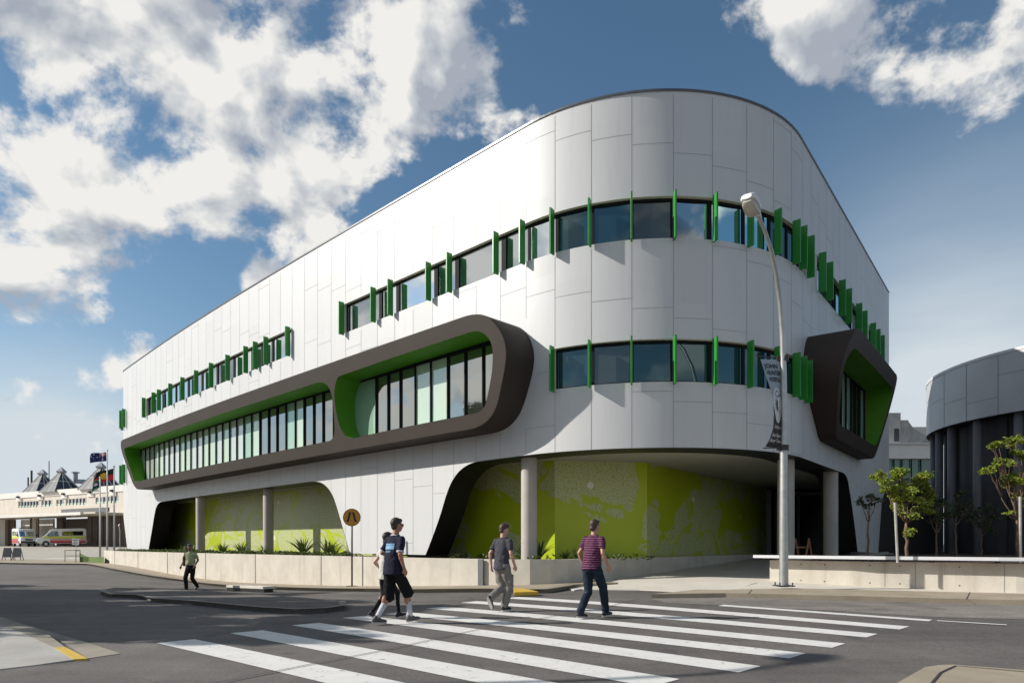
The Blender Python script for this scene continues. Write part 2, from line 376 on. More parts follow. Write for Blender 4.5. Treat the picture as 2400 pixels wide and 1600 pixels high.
def mural_nodes(N, L, b, tc, geo):
    P = geo.outputs['Position']
    uvn = N.new('ShaderNodeUVMap')
    U = uvn.outputs[0]
    a = noise_node(N, L, U, .24, 2.6, .5, .6)
    a2 = N.new('ShaderNodeMath'); a2.operation = 'SUBTRACT'; L.new(a, a2.inputs[0]); a2.inputs[1].default_value = .5
    ab = N.new('ShaderNodeMath'); ab.operation = 'ABSOLUTE'; L.new(a2.outputs[0], ab.inputs[0])
    band = ramp_node(N, L, a, [(.452, (0, 0, 0)), (.456, (1, 1, 1))])                        # pale land
    riv = ramp_node(N, L, noise_node(N, L, scaled(N, L, U, (1, 1.5, 1)), .33, 3.2, .55, .9), [(.470, (1, 1, 1)), (.474, (0, 0, 0)), (.515, (0, 0, 0)), (.519, (1, 1, 1))])
    land = mix_node(N, L, 1.0, band, riv, 'MULTIPLY')
    v = N.new('ShaderNodeTexVoronoi'); v.feature = 'DISTANCE_TO_EDGE'; v.inputs['Scale'].default_value = 13; L.new(U, v.inputs['Vector'])
    dots = ramp_node(N, L, v.outputs['Distance'], [(.05, (0, 0, 0)), (.10, (1, 1, 1))])
    v3 = N.new('ShaderNodeTexVoronoi'); v3.inputs['Scale'].default_value = .55; v3.inputs['Randomness'].default_value = 1; L.new(U, v3.inputs['Vector'])
    circ = ramp_node(N, L, v3.outputs['Distance'], [(.07, (1, 1, 1)), (.075, (0, 0, 0))])
    lime = ramp_node(N, L, noise_node(N, L, P, .5, 2), [(.3, (.385, .475, .010)), (.7, (.44, .53, .016))])
    pale = mix_node(N, L, dots, (.34, .42, .08), (.54, .56, .33))
    c = mix_node(N, L, land, lime, pale)
    c = mix_node(N, L, circ, c, (.72, .74, .62))
    L.new(c, b.inputs['Base Color'])
M['mural'] = mat('mural_wall', (.5, .6, .03), .35, spec=.4, build=mural_nodes)

def glass(name, tint, body, mixv, rough=.03):
    """sky-reflecting glazing over a dim room or a coloured panel"""
    m = bpy.data.materials.new(name); m.use_nodes = True; N, L = m.node_tree.nodes, m.node_tree.links
    b = N['Principled BSDF']; b.inputs['Base Color'].default_value = (*body, 1); b.inputs['Roughness'].default_value = .5
    b.inputs['Specular IOR Level'].default_value = 0
    g = N.new('ShaderNodeBsdfGlossy'); g.inputs['Color'].default_value = (*tint, 1); g.inputs['Roughness'].default_value = rough
    fr = N.new('ShaderNodeFresnel'); fr.inputs['IOR'].default_value = 1.9
    mr = N.new('ShaderNodeMapRange'); mr.inputs['From Min'].default_value = .05; mr.inputs['From Max'].default_value = .8
    mr.inputs['To Min'].default_value = mixv; mr.inputs['To Max'].default_value = 1; L.new(fr.outputs[0], mr.inputs['Value'])
    geo = N.new('ShaderNodeNewGeometry')
    bp = N.new('ShaderNodeBump'); bp.inputs['Strength'].default_value = .05; bp.inputs['Distance'].default_value = .05
    L.new(noise_node(N, L, geo.outputs['Position'], 1.1, 1), bp.inputs['Height']); L.new(bp.outputs[0], g.inputs['Normal'])
    ms = N.new('ShaderNodeMixShader'); L.new(mr.outputs[0], ms.inputs[0]); L.new(b.outputs[0], ms.inputs[1]); L.new(g.outputs[0], ms.inputs[2])
    L.new(ms.outputs[0], N['Material Output'].inputs[0]); return m
M['gl_clear'] = glass('window_glass', (.80, .84, .85), (.035, .042, .048), .62)
M['gl_blue'] = glass('dark_window_glass', (.50, .68, .70), (.012, .035, .045), .09)
M['gl_mid'] = glass('grey_window_glass', (.55, .58, .57), (.05, .058, .055), .12)
M['gl_box'] = glass('tinted_glass', (.80, .82, .80), (.05, .05, .045), .45)
M['gl_pale'] = glass('pale_spandrel_glass', (.75, .85, .80), (.58, .68, .56), .22)
M['gl_mint'] = glass('mint_spandrel_glass', (.70, .85, .78), (.36, .52, .42), .22)
M['gl_white'] = glass('white_spandrel_glass', (.80, .85, .86), (.62, .66, .62), .30)
M['gl_car'] = glass('vehicle_glass', (.6, .7, .75), (.01, .012, .014), .15)

# ---------------------------------------------------------------- curved plan of the hospital facade
def theta(s):
    return np.interp(s, [-2.0, .6, 8, 18, 28, 40, 43.45, 53.65, 72], [-137, -47.4, -46.9, -45.6, -44.5, -43.9, -43.7, 52.7, 52.7])
_ds = .02
_S = np.arange(-6, 71.4, _ds); _T = np.radians(theta(_S + _ds / 2))
_X = np.r_[0, np.cumsum(np.cos(_T) * _ds)]; _Y = np.r_[0, np.cumsum(np.sin(_T) * _ds)]; _SS = np.r_[_S, _S[-1] + _ds]
_X += 3.52 - np.interp(46.93, _SS, _X); _Y += 20.09 - np.interp(46.93, _SS, _Y)
def fpos(s, off=0.0):
    t = math.radians(float(theta(s)))
    return float(np.interp(s, _SS, _X)) + off * math.sin(t), float(np.interp(s, _SS, _Y)) - off * math.cos(t)
def FP(s, z, off=0.0):
    x, y = fpos(s, off); return Vector((x, y, z))
S0, S1, ZR, ZB = -2.0, 70.9, 14.65, .93
def inpoly(x, y, P):
    c = False; n = len(P); j = n - 1
    for i in range(n):
        if (P[i][1] > y) != (P[j][1] > y) and x < (P[j][0] - P[i][0]) * (y - P[i][1]) / (P[j][1] - P[i][1]) + P[i][0]: c = not c
        j = i
    return c
def grid_s(a, b, fine=.22, coarse=1.2):
    g = [a]; 
    while g[-1] < b - 1e-6:
        s = g[-1]; curved = s < .7 or 42.8 < s < 53.9
        g.append(min(b, s + (fine if curved else coarse)))
    return g
def sheet(outline, holes, f, svals, extra=None):
    """triangulated sheet in (s, z) space cut along svals, with holes, mapped by f(s, z)"""
    pts, edges = [], []
    def loop(P):
        b = len(pts); pts.extend(Vector(p) for p in P); edges.extend((b + i, b + (i + 1) % len(P)) for i in range(len(P)))
    loop(outline)
    for h in holes: loop(h)
    zs = [p[1] for p in outline]; z0, z1 = min(zs) - .01, max(zs) + .01
    for s in svals:
        b = len(pts); pts.append(Vector((s, z0))); pts.append(Vector((s, z1))); edges.append((b, b + 1))
    if extra:
        ss = [p[0] for p in outline]
        for z in extra:
            b = len(pts); pts.append(Vector((min(ss) - .01, z))); pts.append(Vector((max(ss) + .01, z))); edges.append((b, b + 1))
    V, E_, Fc, _, _, _ = delaunay_2d_cdt(pts, edges, [], 0, 1e-5)
    fs = []
    for t in Fc:
        cx = sum(V[i].x for i in t) / len(t); cz = sum(V[i].y for i in t) / len(t)
        if inpoly(cx, cz, outline) and not any(inpoly(cx, cz, h) for h in holes): fs.append(tuple(t))
    used = sorted({i for t in fs for i in t}); rm = {k: i for i, k in enumerate(used)}
    return [f(V[i].x, V[i].y) for i in used], [tuple(rm[i] for i in t) for t in fs], [(V[i].x, V[i].y) for i in used]
def densify(P, step, closed=False):
    out = []; n = len(P)
    for i in range(n if closed else n - 1):
        a, b = P[i], P[(i + 1) % n]; k = max(1, int(math.ceil(math.dist(a, b) / step)))
        out += [tuple(a[d] + (b[d] - a[d]) * q / k for d in range(len(a))) for q in range(k)]
    if not closed: out.append(tuple(P[-1]))
    return out

# ================================================================ GROUND
def Wp(x, y, D): return ((x - 1200) * D / F, D, CZ + (HY - y) * D / F)
_ctl = []
for x, y, z in [(400, 1500, 0), (1200, 1400, .02), (1700, 1568, 0), (900, 1600, 0), (2400, 1600, 0), (0, 1600, 0), (0, 1480, -.03),
                (445, 1384, -.40), (805, 1436, -.04), (237, 1388, -.28), (547, 1377, -.46), (820, 1385, -.30), (1154, 1387, 0.0),
                (205, 1324, -.12), (0, 1345, -.2), (0, 1400, -.15), (20, 1308, .08), (180, 1308, .08), (2265, 1412, .06), (1700, 1397, .10), (1527, 1399, .08),
                (1363, 1374, .08), (2180, 1453, .03), (1780, 1350, .30), (1560, 1348, .22)]:
    D = F * (CZ - z) / (y - HY); _ctl.append(((x - 1200) * D / F, D, z))
for x, y, D in [(245, 1317, 56), (434, 1345, 40.5), (620, 1361, 35.3), (827, 1368, 28.3), (1130, 1370, 21.8)]:
    a = Wp(x, y, D); _ctl.append((a[0], a[1], a[2] - .12))
_ctl += [(-75, 96, 1.03), (-50, 92, 1.0), (-64, 75, .5), (-40, 75, .55), (-90, 130, 1.1), (-20, 120, 1.1), (12, 34, .6), (20, 48, .9), (11, 17, .12), (16, 14, .12), (30, 20, .2), (40, 60, .9), (40, 110, 1.1), (-110, 90, .6),
         (-60, 30, -.2), (-90, 10, -.1), (-30, -20, 0), (0, -25, 0), (40, -20, 0), (40, 5, 0), (-40, 5, -.05), (-120, 50, -.1), (100, 20, .2), (100, 100, 1)]
_C = np.array(_ctl)
def _tps(r): return np.where(r > 1e-9, r * r * np.log(np.maximum(r, 1e-9)), 0) 
_n = len(_C); _K = _tps(np.hypot(_C[:, 0][:, None] - _C[:, 0], _C[:, 1][:, None] - _C[:, 1])) + np.eye(_n) * 8.0
_A = np.block([[_K, np.c_[np.ones(_n), _C[:, :2]]], [np.c_[np.ones(_n), _C[:, :2]].T, np.zeros((3, 3))]])
_w = np.linalg.solve(_A, np.r_[_C[:, 2], 0, 0, 0])
def gz(x, y):
    x = max(-130, min(110, x)); y = max(-25, min(135, y))
    r = np.hypot(_C[:, 0] - x, _C[:, 1] - y); return float(_tps(r) @ _w[:_n] + _w[_n] + _w[_n + 1] * x + _w[_n + 2] * y)
def G(x, y, up=0.0):
    """plan position of the ground point seen at photo pixel (x, y)"""
    z = 0.0
    for _ in range(14):
        D = min(200, F * (CZ - z) / max(4, y - HY)); X = (x - 1200) * D / F; z = .5 * z + .5 * (gz(X, D) + up)
    return (X, D)
def GL(L_, up=0.0): return [G(x, y, up) for x, y in L_]

def ground_sheet():
    xs = np.unique(np.r_[np.arange(-40, 30, .75), np.arange(-130, 111, 5), [-5000, -1200, -400, 400, 1200, 5000]])
    ys = np.unique(np.r_[np.arange(2, 60, .75), np.arange(-25, 136, 5), [-5000, -600, 400, 1200, 5000]])
    vs = [(x, y, gz(x, y)) for y in ys for x in xs]; n = len(xs)
    fs = [(j * n + i, j * n + i + 1, (j + 1) * n + i + 1, (j + 1) * n + i) for j in range(len(ys) - 1) for i in range(n - 1)]
    m = MB(); m.add(vs, fs); return m.build('road', M['asphalt'], smooth=True, kind='structure')
ground_sheet()

def draped(name, poly, up, material, skirt=.0, step=.8, smooth=True, zfun=None, matname=None):
    """a sheet lying 'up' above the ground, with a kerb face hanging down when skirt > 0"""
    zf = zfun or (lambda x, y: gz(x, y) + up)
    P = densify(poly, step, True)
    xs = [p[0] for p in P]; ys = [p[1] for p in P]
    sv = list(np.arange(min(xs), max(xs), step * 1.3)); ex = list(np.arange(min(ys), max(ys), step * 1.3))
    V, Fs, _ = sheet(P, [], lambda x, y: (x, y, zf(x, y)), sv, ex)
    m = MB(); m.add(V, Fs)
    if skirt:
        n = len(P); vs = [(x, y, zf(x, y)) for x, y in P] + [(x, y, zf(x, y) - skirt) for x, y in P]
        m.add(vs, [(i, (i + 1) % n, n + (i + 1) % n, n + i) for i in range(n)])
    return m.build(name, material, kind='structure')
def strip(name, pts, width, up, material, step=.5, zfun=None):
    """a flat ribbon of the given width along plan points, lying on the ground"""
    P = densify(pts, step); zf = zfun or (lambda x, y: gz(x, y) + up); vs, fs = [], []
    for i, p in enumerate(P):
        a, b = P[max(i - 1, 0)], P[min(i + 1, len(P) - 1)]; dx, dy = b[0] - a[0], b[1] - a[1]; l = math.hypot(dx, dy) or 1
        for k in (-.5, 0, .5):
            x, y = p[0] - dy / l * width * k, p[1] + dx / l * width * k; vs.append((x, y, zf(x, y)))
    for i in range(len(P) - 1):
        for k in (0, 1): fs.append((i * 3 + k, i * 3 + k + 1, i * 3 + k + 4, i * 3 + k + 3))
    m = MB(); m.add(vs, fs); return m.build(name, material, kind='structure')

KH = .11                                     # kerb height
# footpath along the long retaining wall, seen from its far end to the driveway
kerb_l = GL([(-260, 1312), (205, 1323.7), (268, 1336), (344, 1350), (436, 1363), (547, 1376), (631, 1380), (823, 1385), (980, 1388), (1154, 1387), (1203, 1389.5), (1276, 1389), (1345, 1377)])
wall_back = [fpos(s, .2) for s in (41.5, 39, 36, 32, 28, 24, 20, 15, 10, 5, 1.5)] + [(-36, 58), (-44, 60)]
draped('footpath', kerb_l + [(3.2, 20.6), (1.8, 21.6)] + wall_back, KH, M['path'], .2)
strip('kerb', [(x, y) for x, y in kerb_l], .30, KH + .006, M['kerb'])
# pale concrete apron and driveway ramp running in under the building
DV = (math.cos(R(52.7)), math.sin(R(52.7)))
def zdrive(x, y):
    t = (x - 5.2) * DV[0] + (y - 22.5) * DV[1]
    base = gz(x, y) + .03 + .06 * max(0, min(1, (t + 2.8) / .8))
    if t <= 0: return base
    k = min(1, t / 3.5)
    return base * (1 - k) + k * (.30 + .034 * min(t, 20) ) 
wall_r_face = [(7.55, 20.0), (9.2, 18.4), (12.0, 16.25), (15.5, 14.3), (22, 11.2)]
apron = GL([(1276, 1389), (1345, 1377), (1363, 1374), (1500, 1375), (1635, 1381), (1700, 1382), (1849, 1378.5), (2128, 1385), (2400, 1391), (2700, 1398)], .09)[1:]
draped('driveway', [(1.5, 21.2)] + apron + [(21, 12.6)] + list(reversed(wall_r_face))[1:] + [(7.55 + DV[0] * 34, 20 + DV[1] * 34), (3.2 + DV[0] * 34, 24.6 + DV[1] * 34), (3.2, 24.6), (1.6, 22.2)],
       .095, M['conc_lt'], .12, zfun=zdrive)
tan = GL([(1527, 1400), (1700, 1397.5), (1908, 1402.5), (2265, 1412), (2400, 1415), (2700, 1424)], .02)
tan_in = GL([(2700, 1399), (2400, 1391.5), (2128, 1385.5), (1849, 1379), (1700, 1382.5), (1635, 1382)], .09)
draped('pavement', tan + tan_in, KH - .002, M['path'], .2)
for k in ((2273, 1387, 2264, 1405), (1762, 1381, 1753, 1392)):
    a, b_ = G(k[0], k[1], KH), G(k[2], k[3], KH); strip('pavement_joint', [a, b_], .014, KH + .006, M['tar'])
strip('apron_joint', [G(1700, 1382, .09), G(1775, 1352, .25)], .025, 0, M['tar'], zfun=lambda x, y: zdrive(x, y) + .006)
# worn patch of asphalt beside the right hand pavement
draped('asphalt_patch', GL([(1520, 1402), (1700, 1399), (1908, 1404), (2265, 1414), (2420, 1417), (2450, 1452), (2200, 1446), (1960, 1431), (1700, 1419), (1560, 1412)]), .005, M['asphalt2'])
# median island, left hand corner pavement, right hand traffic island
isl = GL([(237, 1389), (262, 1399), (325, 1401), (364, 1410), (452, 1416), (498, 1421), (566, 1428), (620, 1433), (700, 1438), (762, 1435), (806, 1428), (800, 1418), (727, 1410), (640, 1403), (560, 1396), (458, 1389), (345, 1385), (268, 1382)], 0)
draped('median_island', isl, .10, M['asphalt'], .15, step=.4)
strip('median_kerb', [isl[i] for i in range(0, 12)], .16, .105, M['kerb'], .3)
cp = GL([(-420, 1420), (0, 1467.6), (127.6, 1510)], .09) + GL([(172, 1546.2), (0, 1566.4), (-560, 1600)], .012)
zc_ = lambda e: (lambda x, y: gz(x, y) + .010 + e + .10 * max(0, min(1, (y - 7.7) / 2.2)))
draped('corner_pavement', cp, .115, M['slab'], .2, step=.5, zfun=zc_(0))
kp = GL([(-420, 1408), (0, 1448.4), (95.7, 1478), (153, 1509)], .09); kq = GL([(127.6, 1510), (0, 1467.6), (-420, 1420)], .09)
draped('corner_kerb', kp + kq, .11, M['kerb'], .2, step=.5, zfun=zc_(.002))
draped('yellow_kerb', [G(127.6, 1510, .09), G(153, 1509, .09), G(205, 1543, .02), G(172, 1546.2, .012)], .112, M['ypaint'], .2, step=.3, zfun=zc_(.004))
draped('gutter', GL([(-420, 1407), (0, 1448.4), (95.7, 1478), (153, 1509), (205, 1543), (283, 1531.3), (180, 1498), (60, 1464), (0, 1445), (-420, 1400)]), .006, M['kerb'], step=.4)
rc = GL([(2095, 1606), (2167.4, 1564.5), (2200, 1559.5), (2235.4, 1558.5), (2400, 1571), (2700, 1590), (2900, 1750), (2040, 1700)], .10)
draped('traffic_island', rc, .11, M['path'], .2, step=.4)
strip('island_joint', GL([(2180, 1608), (2205, 1578), (2240, 1562), (2400, 1576), (2600, 1592)], .1), .022, .116, M['tar'], .2)
draped('yellow_kerb', GL([(1203, 1378.5), (1224, 1378.5), (1262, 1387), (1205, 1388.5)], .1), KH + .006, M['ypaint'], .09, step=.4)

# zebra crossing: nine painted bars and a short edge line, then the tar joint crossing them
ends = [((412, 1502), (1100, 1655)), ((578, 1480), (1420, 1640)), ((716, 1462), (1560, 1600)), ((829, 1445), (1758, 1568)), ((925, 1436), (1870, 1536.5)),
        ((1019, 1423.5), (1966, 1512.5)), ((1098, 1410), (2044, 1489)), ((1198, 1400), (2120, 1471)), ((1690, 1418), (2181, 1453.5))]
for i, (a, b_) in enumerate(ends):
    strip('crossing_stripe', [G(*a), G(*b_)], .52 if i < 8 else .30, .0055, M['paint'], .25)
strip('edge_line', [G(2196, 1454.5), G(2360, 1464.5)], .11, .010, M['paint'])
strip('tar_joint', [G(380, 1628), G(520, 1600), G(723, 1559), G(895, 1526), G(1133, 1473), G(1437, 1419), G(1500, 1402)], .022, .016, M['tar'], .4)
for x in (20, 75, 130, 182, -40, 235): 
    a = G(x, 1308.5); strip('road_dash', [(a[0] - .9, a[1]), (a[0] + .9, a[1])], .9, .015, M['paint'])
g_ = G(590, 1377, .1); g2 = G(545, 1376.5, .1); g3 = G(632, 1380.5, .1)
dr = empty('drain_inlet', (g2[0], g2[1], gz(*g2)), 0, 'concrete kerb drain inlet with dark slot beneath the long wall', 'drain')
m = MB(); m.bar((g2[0], g2[1], gz(*g2) + .17), (g3[0], g3[1], gz(*g3) + .17), .5, .09); m.build('lintel', M['conc_lt'], dr, bevel=.01)
m = MB(); m.bar((g2[0], g2[1] - .10, gz(*g2) + .06), (g3[0], g3[1] - .10, gz(*g3) + .06), .34, .12); m.build('slot', M['black'], dr)
for px, w in ((1, 1),):
    draped('grass_verge', GL([(187, 1311), (186, 1300), (205, 1296), (225, 1293), (244, 1292), (244, 1312)], .3), .55, M['grass'], .7, step=.6)

# ================================================================ RETAINING WALLS
WT = .90
def wall_along(path, th, ztop, name, material, parent, zb=-1.2, bevel=.012):
    P = densify(path, .6); n = len(P); L_, R_ = [], []
    for i, p in enumerate(P):
        a, b = P[max(i - 1, 0)], P[min(i + 1, n - 1)]; dx, dy = b[0] - a[0], b[1] - a[1]; l = math.hypot(dx, dy)
        L_.append((p[0], p[1])); R_.append((p[0] - dy / l * th, p[1] + dx / l * th))
    m = MB(); vs = [(x, y, z) for z in (zb, ztop) for x, y in L_ + R_]; N2 = 2 * n
    fs = []
    for i in range(n - 1):
        fs += [(i, i + 1, N2 + i + 1, N2 + i), (n + i, N2 + n + i, N2 + n + i + 1, n + i + 1), (N2 + i, N2 + i + 1, N2 + n + i + 1, N2 + n + i)]
    fs += [(0, N2, N2 + n, n), (n - 1, n + n - 1, N2 + 2 * n - 1, N2 + n - 1)]
    m.add(vs, fs); return m.build(name, material, parent, smooth=False)
rw = empty('retaining_wall', (-16, 38, 0), 0, 'long low pale concrete retaining wall in front of the white building', 'wall')
lw = [(-33.6, 56.2)] + [fpos(s, 1.15) for s in (2, 6, 10, 14, 18, 22, 26, 30, 34, 38, 40)] + [(-.95, 21.75)]
arc = [(-.95, 21.75), (-.2, 21.25), (.55, 20.95), (1.2, 20.98), (1.75, 21.35), (2.3, 22.0)]
inner = [(2.3, 22.0), (3.9, 23.45), (6.2, 25.6), (6.2 + DV[0] * 24, 25.6 + DV[1] * 24)]
wall_along(lw, .22, WT, 'wall_panel', M['conc'], rw)
wall_along([(lw[-1][0] + .05, lw[-1][1] - .02)] + arc[1:], .22, WT - .003, 'wall_curve', M['conc'], rw)
wall_along(inner, .22, WT - .006, 'wall_return', M['conc'], rw)
m = MB(); m.box((-.99, 21.70, -.1), (.20, .06, 1.99), R(-35)); m.build('expansion_joint', M['dkcol'], rw)
for s_ in (3, 9, 15, 21, 27, 33): 
    m = MB(); x, y = fpos(s_, 1.158); m.box((x, y, -.1), (.02, .02, 1.98), R(-45)); m.build('form_joint', M['joint'], rw)

rr = empty('retaining_wall', (12, 16, 0), 0, 'pale concrete retaining wall with tie holes below the bench edge at right', 'wall')
rb_ = [(7.55 + DV[0] * 22, 20 + DV[1] * 22), (7.55, 20.0)]
wall_along(rb_, .22, .90, 'wall_return', M['conc'], rr)
wall_along(wall_r_face, .22, .903, 'wall_panel', M['conc'], rr)
def along(path, d):
    for a, b in zip(path[:-1], path[1:]):
        l = math.dist(a, b)
        if d <= l: return (a[0] + (b[0] - a[0]) * d / l, a[1] + (b[1] - a[1]) * d / l), math.atan2(b[1] - a[1], b[0] - a[0])
        d -= l
    return path[-1], 0
ho = MB(); jo = MB()
for d in (.9, 1.55, 2.7, 3.4, 4.7, 6.0, 7.3):
    for z in (.80, .34):
        (x, y), a = along(wall_r_face, d); nx, ny = math.sin(a), -math.cos(a)
        ho.tube([(x + nx * .004, y + ny * .004, z), (x - nx * .01, y - ny * .01, z)], .017, 10)
for d in (3.05, 3.75, 5.6, 7.6):
    (x, y), a = along(wall_r_face, d); nx, ny = math.sin(a), -math.cos(a); jo.box((x + nx * .002, y + ny * .002, .4), (.012, .008, 1.0), a)
ho.build('tie_hole', M['black'], rr); jo.build('wall_joint', M['joint'], rr)
# bench: timber deck with a pale metal edge, overhanging the wall
bench = empty('bench', (8, 19.6, 1.0), 0, 'long timber bench deck with pale metal edge on top of the right wall', 'bench')
front = []
for d in (-.35, 1.2, 2.4, 3.8, 5.5, 7.5, 10, 14, 16.5):
    (x, y), a = along(wall_r_face, max(d, 0)); nx, ny = math.sin(a), -math.cos(a); e = min(d, 0); front.append((x + nx * .34 + math.cos(a) * e, y + ny * .34 + math.sin(a) * e))
wall_along(front, .62, 1.045, 'deck', M['timber'], bench, zb=.985)
m = MB()
for a, b in zip(front[:-1], front[1:]): m.bar((a[0], a[1] - .02, 1.012), (b[0], b[1] - .02, 1.012), .03, .085)
m.build('edge_trim', M['capl'], bench)
for d in np.arange(.3, 15, 1.4):
    (x, y), a = along(front, d); m = MB(); m.box((x - math.sin(a) * .30, y + math.cos(a) * .30, .945), (.06, .5, .075), a); m.build('bracket', M['steel_d'], bench)

# ================================================================ HOSPITAL
def smooth_outline(P, closed=True, maxlen=1.6, k=4):
    """centripetal Catmull-Rom through the short segments, long segments stay straight"""
    n = len(P); out = []
    for i in range(n if closed else n - 1):
        p1, p2 = P[i], P[(i + 1) % n]; out.append(p1)
        if math.dist(p1, p2) > maxlen or (not closed and (i == 0 or i == n - 2)): continue
        p0, p3 = P[i - 1] if closed else P[max(i - 1, 0)], P[(i + 2) % n] if closed else P[min(i + 2, n - 1)]
        def near(a, b, m):            # a long neighbour only lends its direction
            d = math.dist(a, b); q = min(1, m / d) if d else 1; return (b[0] + (a[0] - b[0]) * q, b[1] + (a[1] - b[1]) * q)
        L_ = math.dist(p1, p2); p0 = near(p0, p1, L_); p3 = near(p3, p2, L_)
        t0 = 0; t1 = math.dist(p0, p1) ** .5; t2 = t1 + L_ ** .5; t3 = t2 + math.dist(p2, p3) ** .5
        for j in range(1, k):
            t = t1 + (t2 - t1) * j / k
            def l(a, b, ta, tb): w = (t - ta) / (tb - ta); return (a[0] + (b[0] - a[0]) * w, a[1] + (b[1] - a[1]) * w)
            A1, A2, A3 = l(p0, p1, t0, t1), l(p1, p2, t1, t2), l(p2, p3, t2, t3); B1, B2 = l(A1, A2, t0, t2), l(A2, A3, t1, t3); out.append(l(B1, B2, t1, t2))
    if not closed: out.append(P[-1])
    return out
hosp = empty('hospital_building', (3.5, 20.1, 0), 0, 'big white panelled hospital building with rounded corner and green fins', 'building')
openA = [(7.05, .80), (7.13, 1.02), (7.84, 2.23), (8.50, 3.41), (8.8, 3.80), (9.15, 4.03), (9.6, 4.16), (10.19, 4.21), (16.4, 4.21), (25.5, 4.21), (28.7, 4.21), (30.0, 4.21), (30.6, 4.18), (31.05, 4.09), (31.48, 3.90), (31.85, 3.62), (32.12, 3.28), (32.64, 2.34), (33.33, .99), (33.45, .80)]
openB = [(38.25, .80), (38.39, .98), (39.15, 2.26), (39.66, 3.30), (39.95, 3.68), (40.31, 3.95), (40.72, 4.11), (41.15, 4.18), (43.29, 4.19), (48.1, 4.19), (52.85, 4.20), (56, 4.21), (58.84, 4.22), (60.0, 4.21), (60.45, 4.12), (60.75, 3.95), (60.95, 3.70), (61.5, 3.0), (62.15, 2.0), (62.68, 1.05), (62.8, .80)]
openA = smooth_outline(openA, False); openB = smooth_outline(openB, False)
outline = [(S0, 5.2), (S0, ZR), (S1, ZR), (S1, 4.85), (68.7, 3.5), (67.7, .95)] + list(reversed(openB))[1:-1] + list(reversed(openA))[1:-1] + [(1.6, .95), (.2, 4.0), (-.2, 4.8), (-.8, 5.1)]
UZ0, UZ1, LZ0, LZ1 = 10.32, 11.55, 6.12, 7.37
ribU = [(6.5, 28.3), (32.86, 54.25), (55.70, 63.40), (65.3, 67.75)]
ribL = [(44.50, 54.0)]
holes = [[(a, UZ0), (b, UZ0), (b, UZ1), (a, UZ1)] for a, b in ribU] + [[(a, LZ0), (b, LZ0), (b, LZ1), (a, LZ1)] for a, b in ribL]
V, Fs, SZ = sheet(outline, holes, lambda s, z: FP(s, z), grid_s(S0, S1)[1:-1])
m = MB(); m.add(V, Fs); fo = m.build('facade', M['panel'], hosp, smooth=True)
uvl = fo.data.uv_layers.new(name='UVMap')
for lp in fo.data.loops: uvl.data[lp.index].uv = SZ[lp.vertex_index]
# black inner skin and reveals round the undercroft openings
low = [(S0, 4.2), (S1 - 3, 4.4)]
V, Fs, _ = sheet([(S0 + .5, .9), (S0 + .5, 4.40), (S1 - 2.2, 4.40), (67.0, .9)], [openA[1:-1] and [(s, z) for s, z in openA], [(s, z) for s, z in openB]], lambda s, z: FP(s, z, -1.1), grid_s(S0 + .5, S1 - 2.2)[1:-1])
m = MB(); m.add(V, Fs); m.build('inner_lining', M['black'], hosp, smooth=True)
for O in (openA, openB):
    P = densify(O[1:-1], .35); m = MB(); n = len(P)
    m.add([FP(s, z, .012) for s, z in P] + [FP(s, z, -1.1) for s, z in P], [(i, i + 1, n + i + 1, n + i) for i in range(n - 1)])
    m.build('opening_reveal', M['black'], hosp, smooth=False)
# slanted end reveals of the two outer legs
for Q in ([(1.6, .95), (.2, 4.0), (-.2, 4.8)], [(S1, 4.85), (68.7, 3.5), (67.7, .95)]):
    m = MB(); n = len(Q); m.add([FP(s, z) for s, z in Q] + [FP(s, z, -1.1) for s, z in Q], [(i, i + 1, n + i + 1, n + i) for i in range(n - 1)]); m.build('leg_side', M['panel'], hosp)
# roof, back walls, soffit
edge = [fpos(s) for s in grid_s(S0, S1)]
nb = (-math.sin(R(52.7)), math.cos(R(52.7)))
backp = [(edge[-1][0] + nb[0] * 22, edge[-1][1] + nb[1] * 22), (edge[0][0] + 14, edge[0][1] + 14)]
foot = edge + backp
m = MB(); n = len(foot); m.add([(x, y, ZR - .25) for x, y in foot], [tuple(range(n))]); m.build('roof', M['roofm'], hosp)
m = MB()
for a, b in ((edge[-1], backp[0]), (backp[0], backp[1]), (backp[1], edge[0])):
    m.add([(a[0], a[1], 4.3), (b[0], b[1], 4.3), (b[0], b[1], ZR), (a[0], a[1], ZR)], [(0, 1, 2, 3)])
m.build('rear_wall', M['panel'], hosp)
ins = [fpos(s, -1.08) for s in grid_s(S0 + .4, S1 - 2)] + [(p[0], p[1]) for p in backp]
m = MB(); m.add([(x, y, 4.31) for x, y in ins], [tuple(range(len(ins)))]); m.build('soffit', M['soffit'], hosp)
m = MB(); g = grid_s(S0, S1)
for a, b in ((g, M['cap']),):
    n = len(g); vs = []
    for off, z in ((.03, ZR - .035), (.03, ZR + .03), (-.35, ZR + .03)): vs += [FP(s, z, off) for s in g]
    m.add(vs, [(k * n + i, k * n + i + 1, (k + 1) * n + i + 1, (k + 1) * n + i) for k in (0, 1) for i in range(n - 1)])
m.build('roof_edge', M['cap'], hosp)

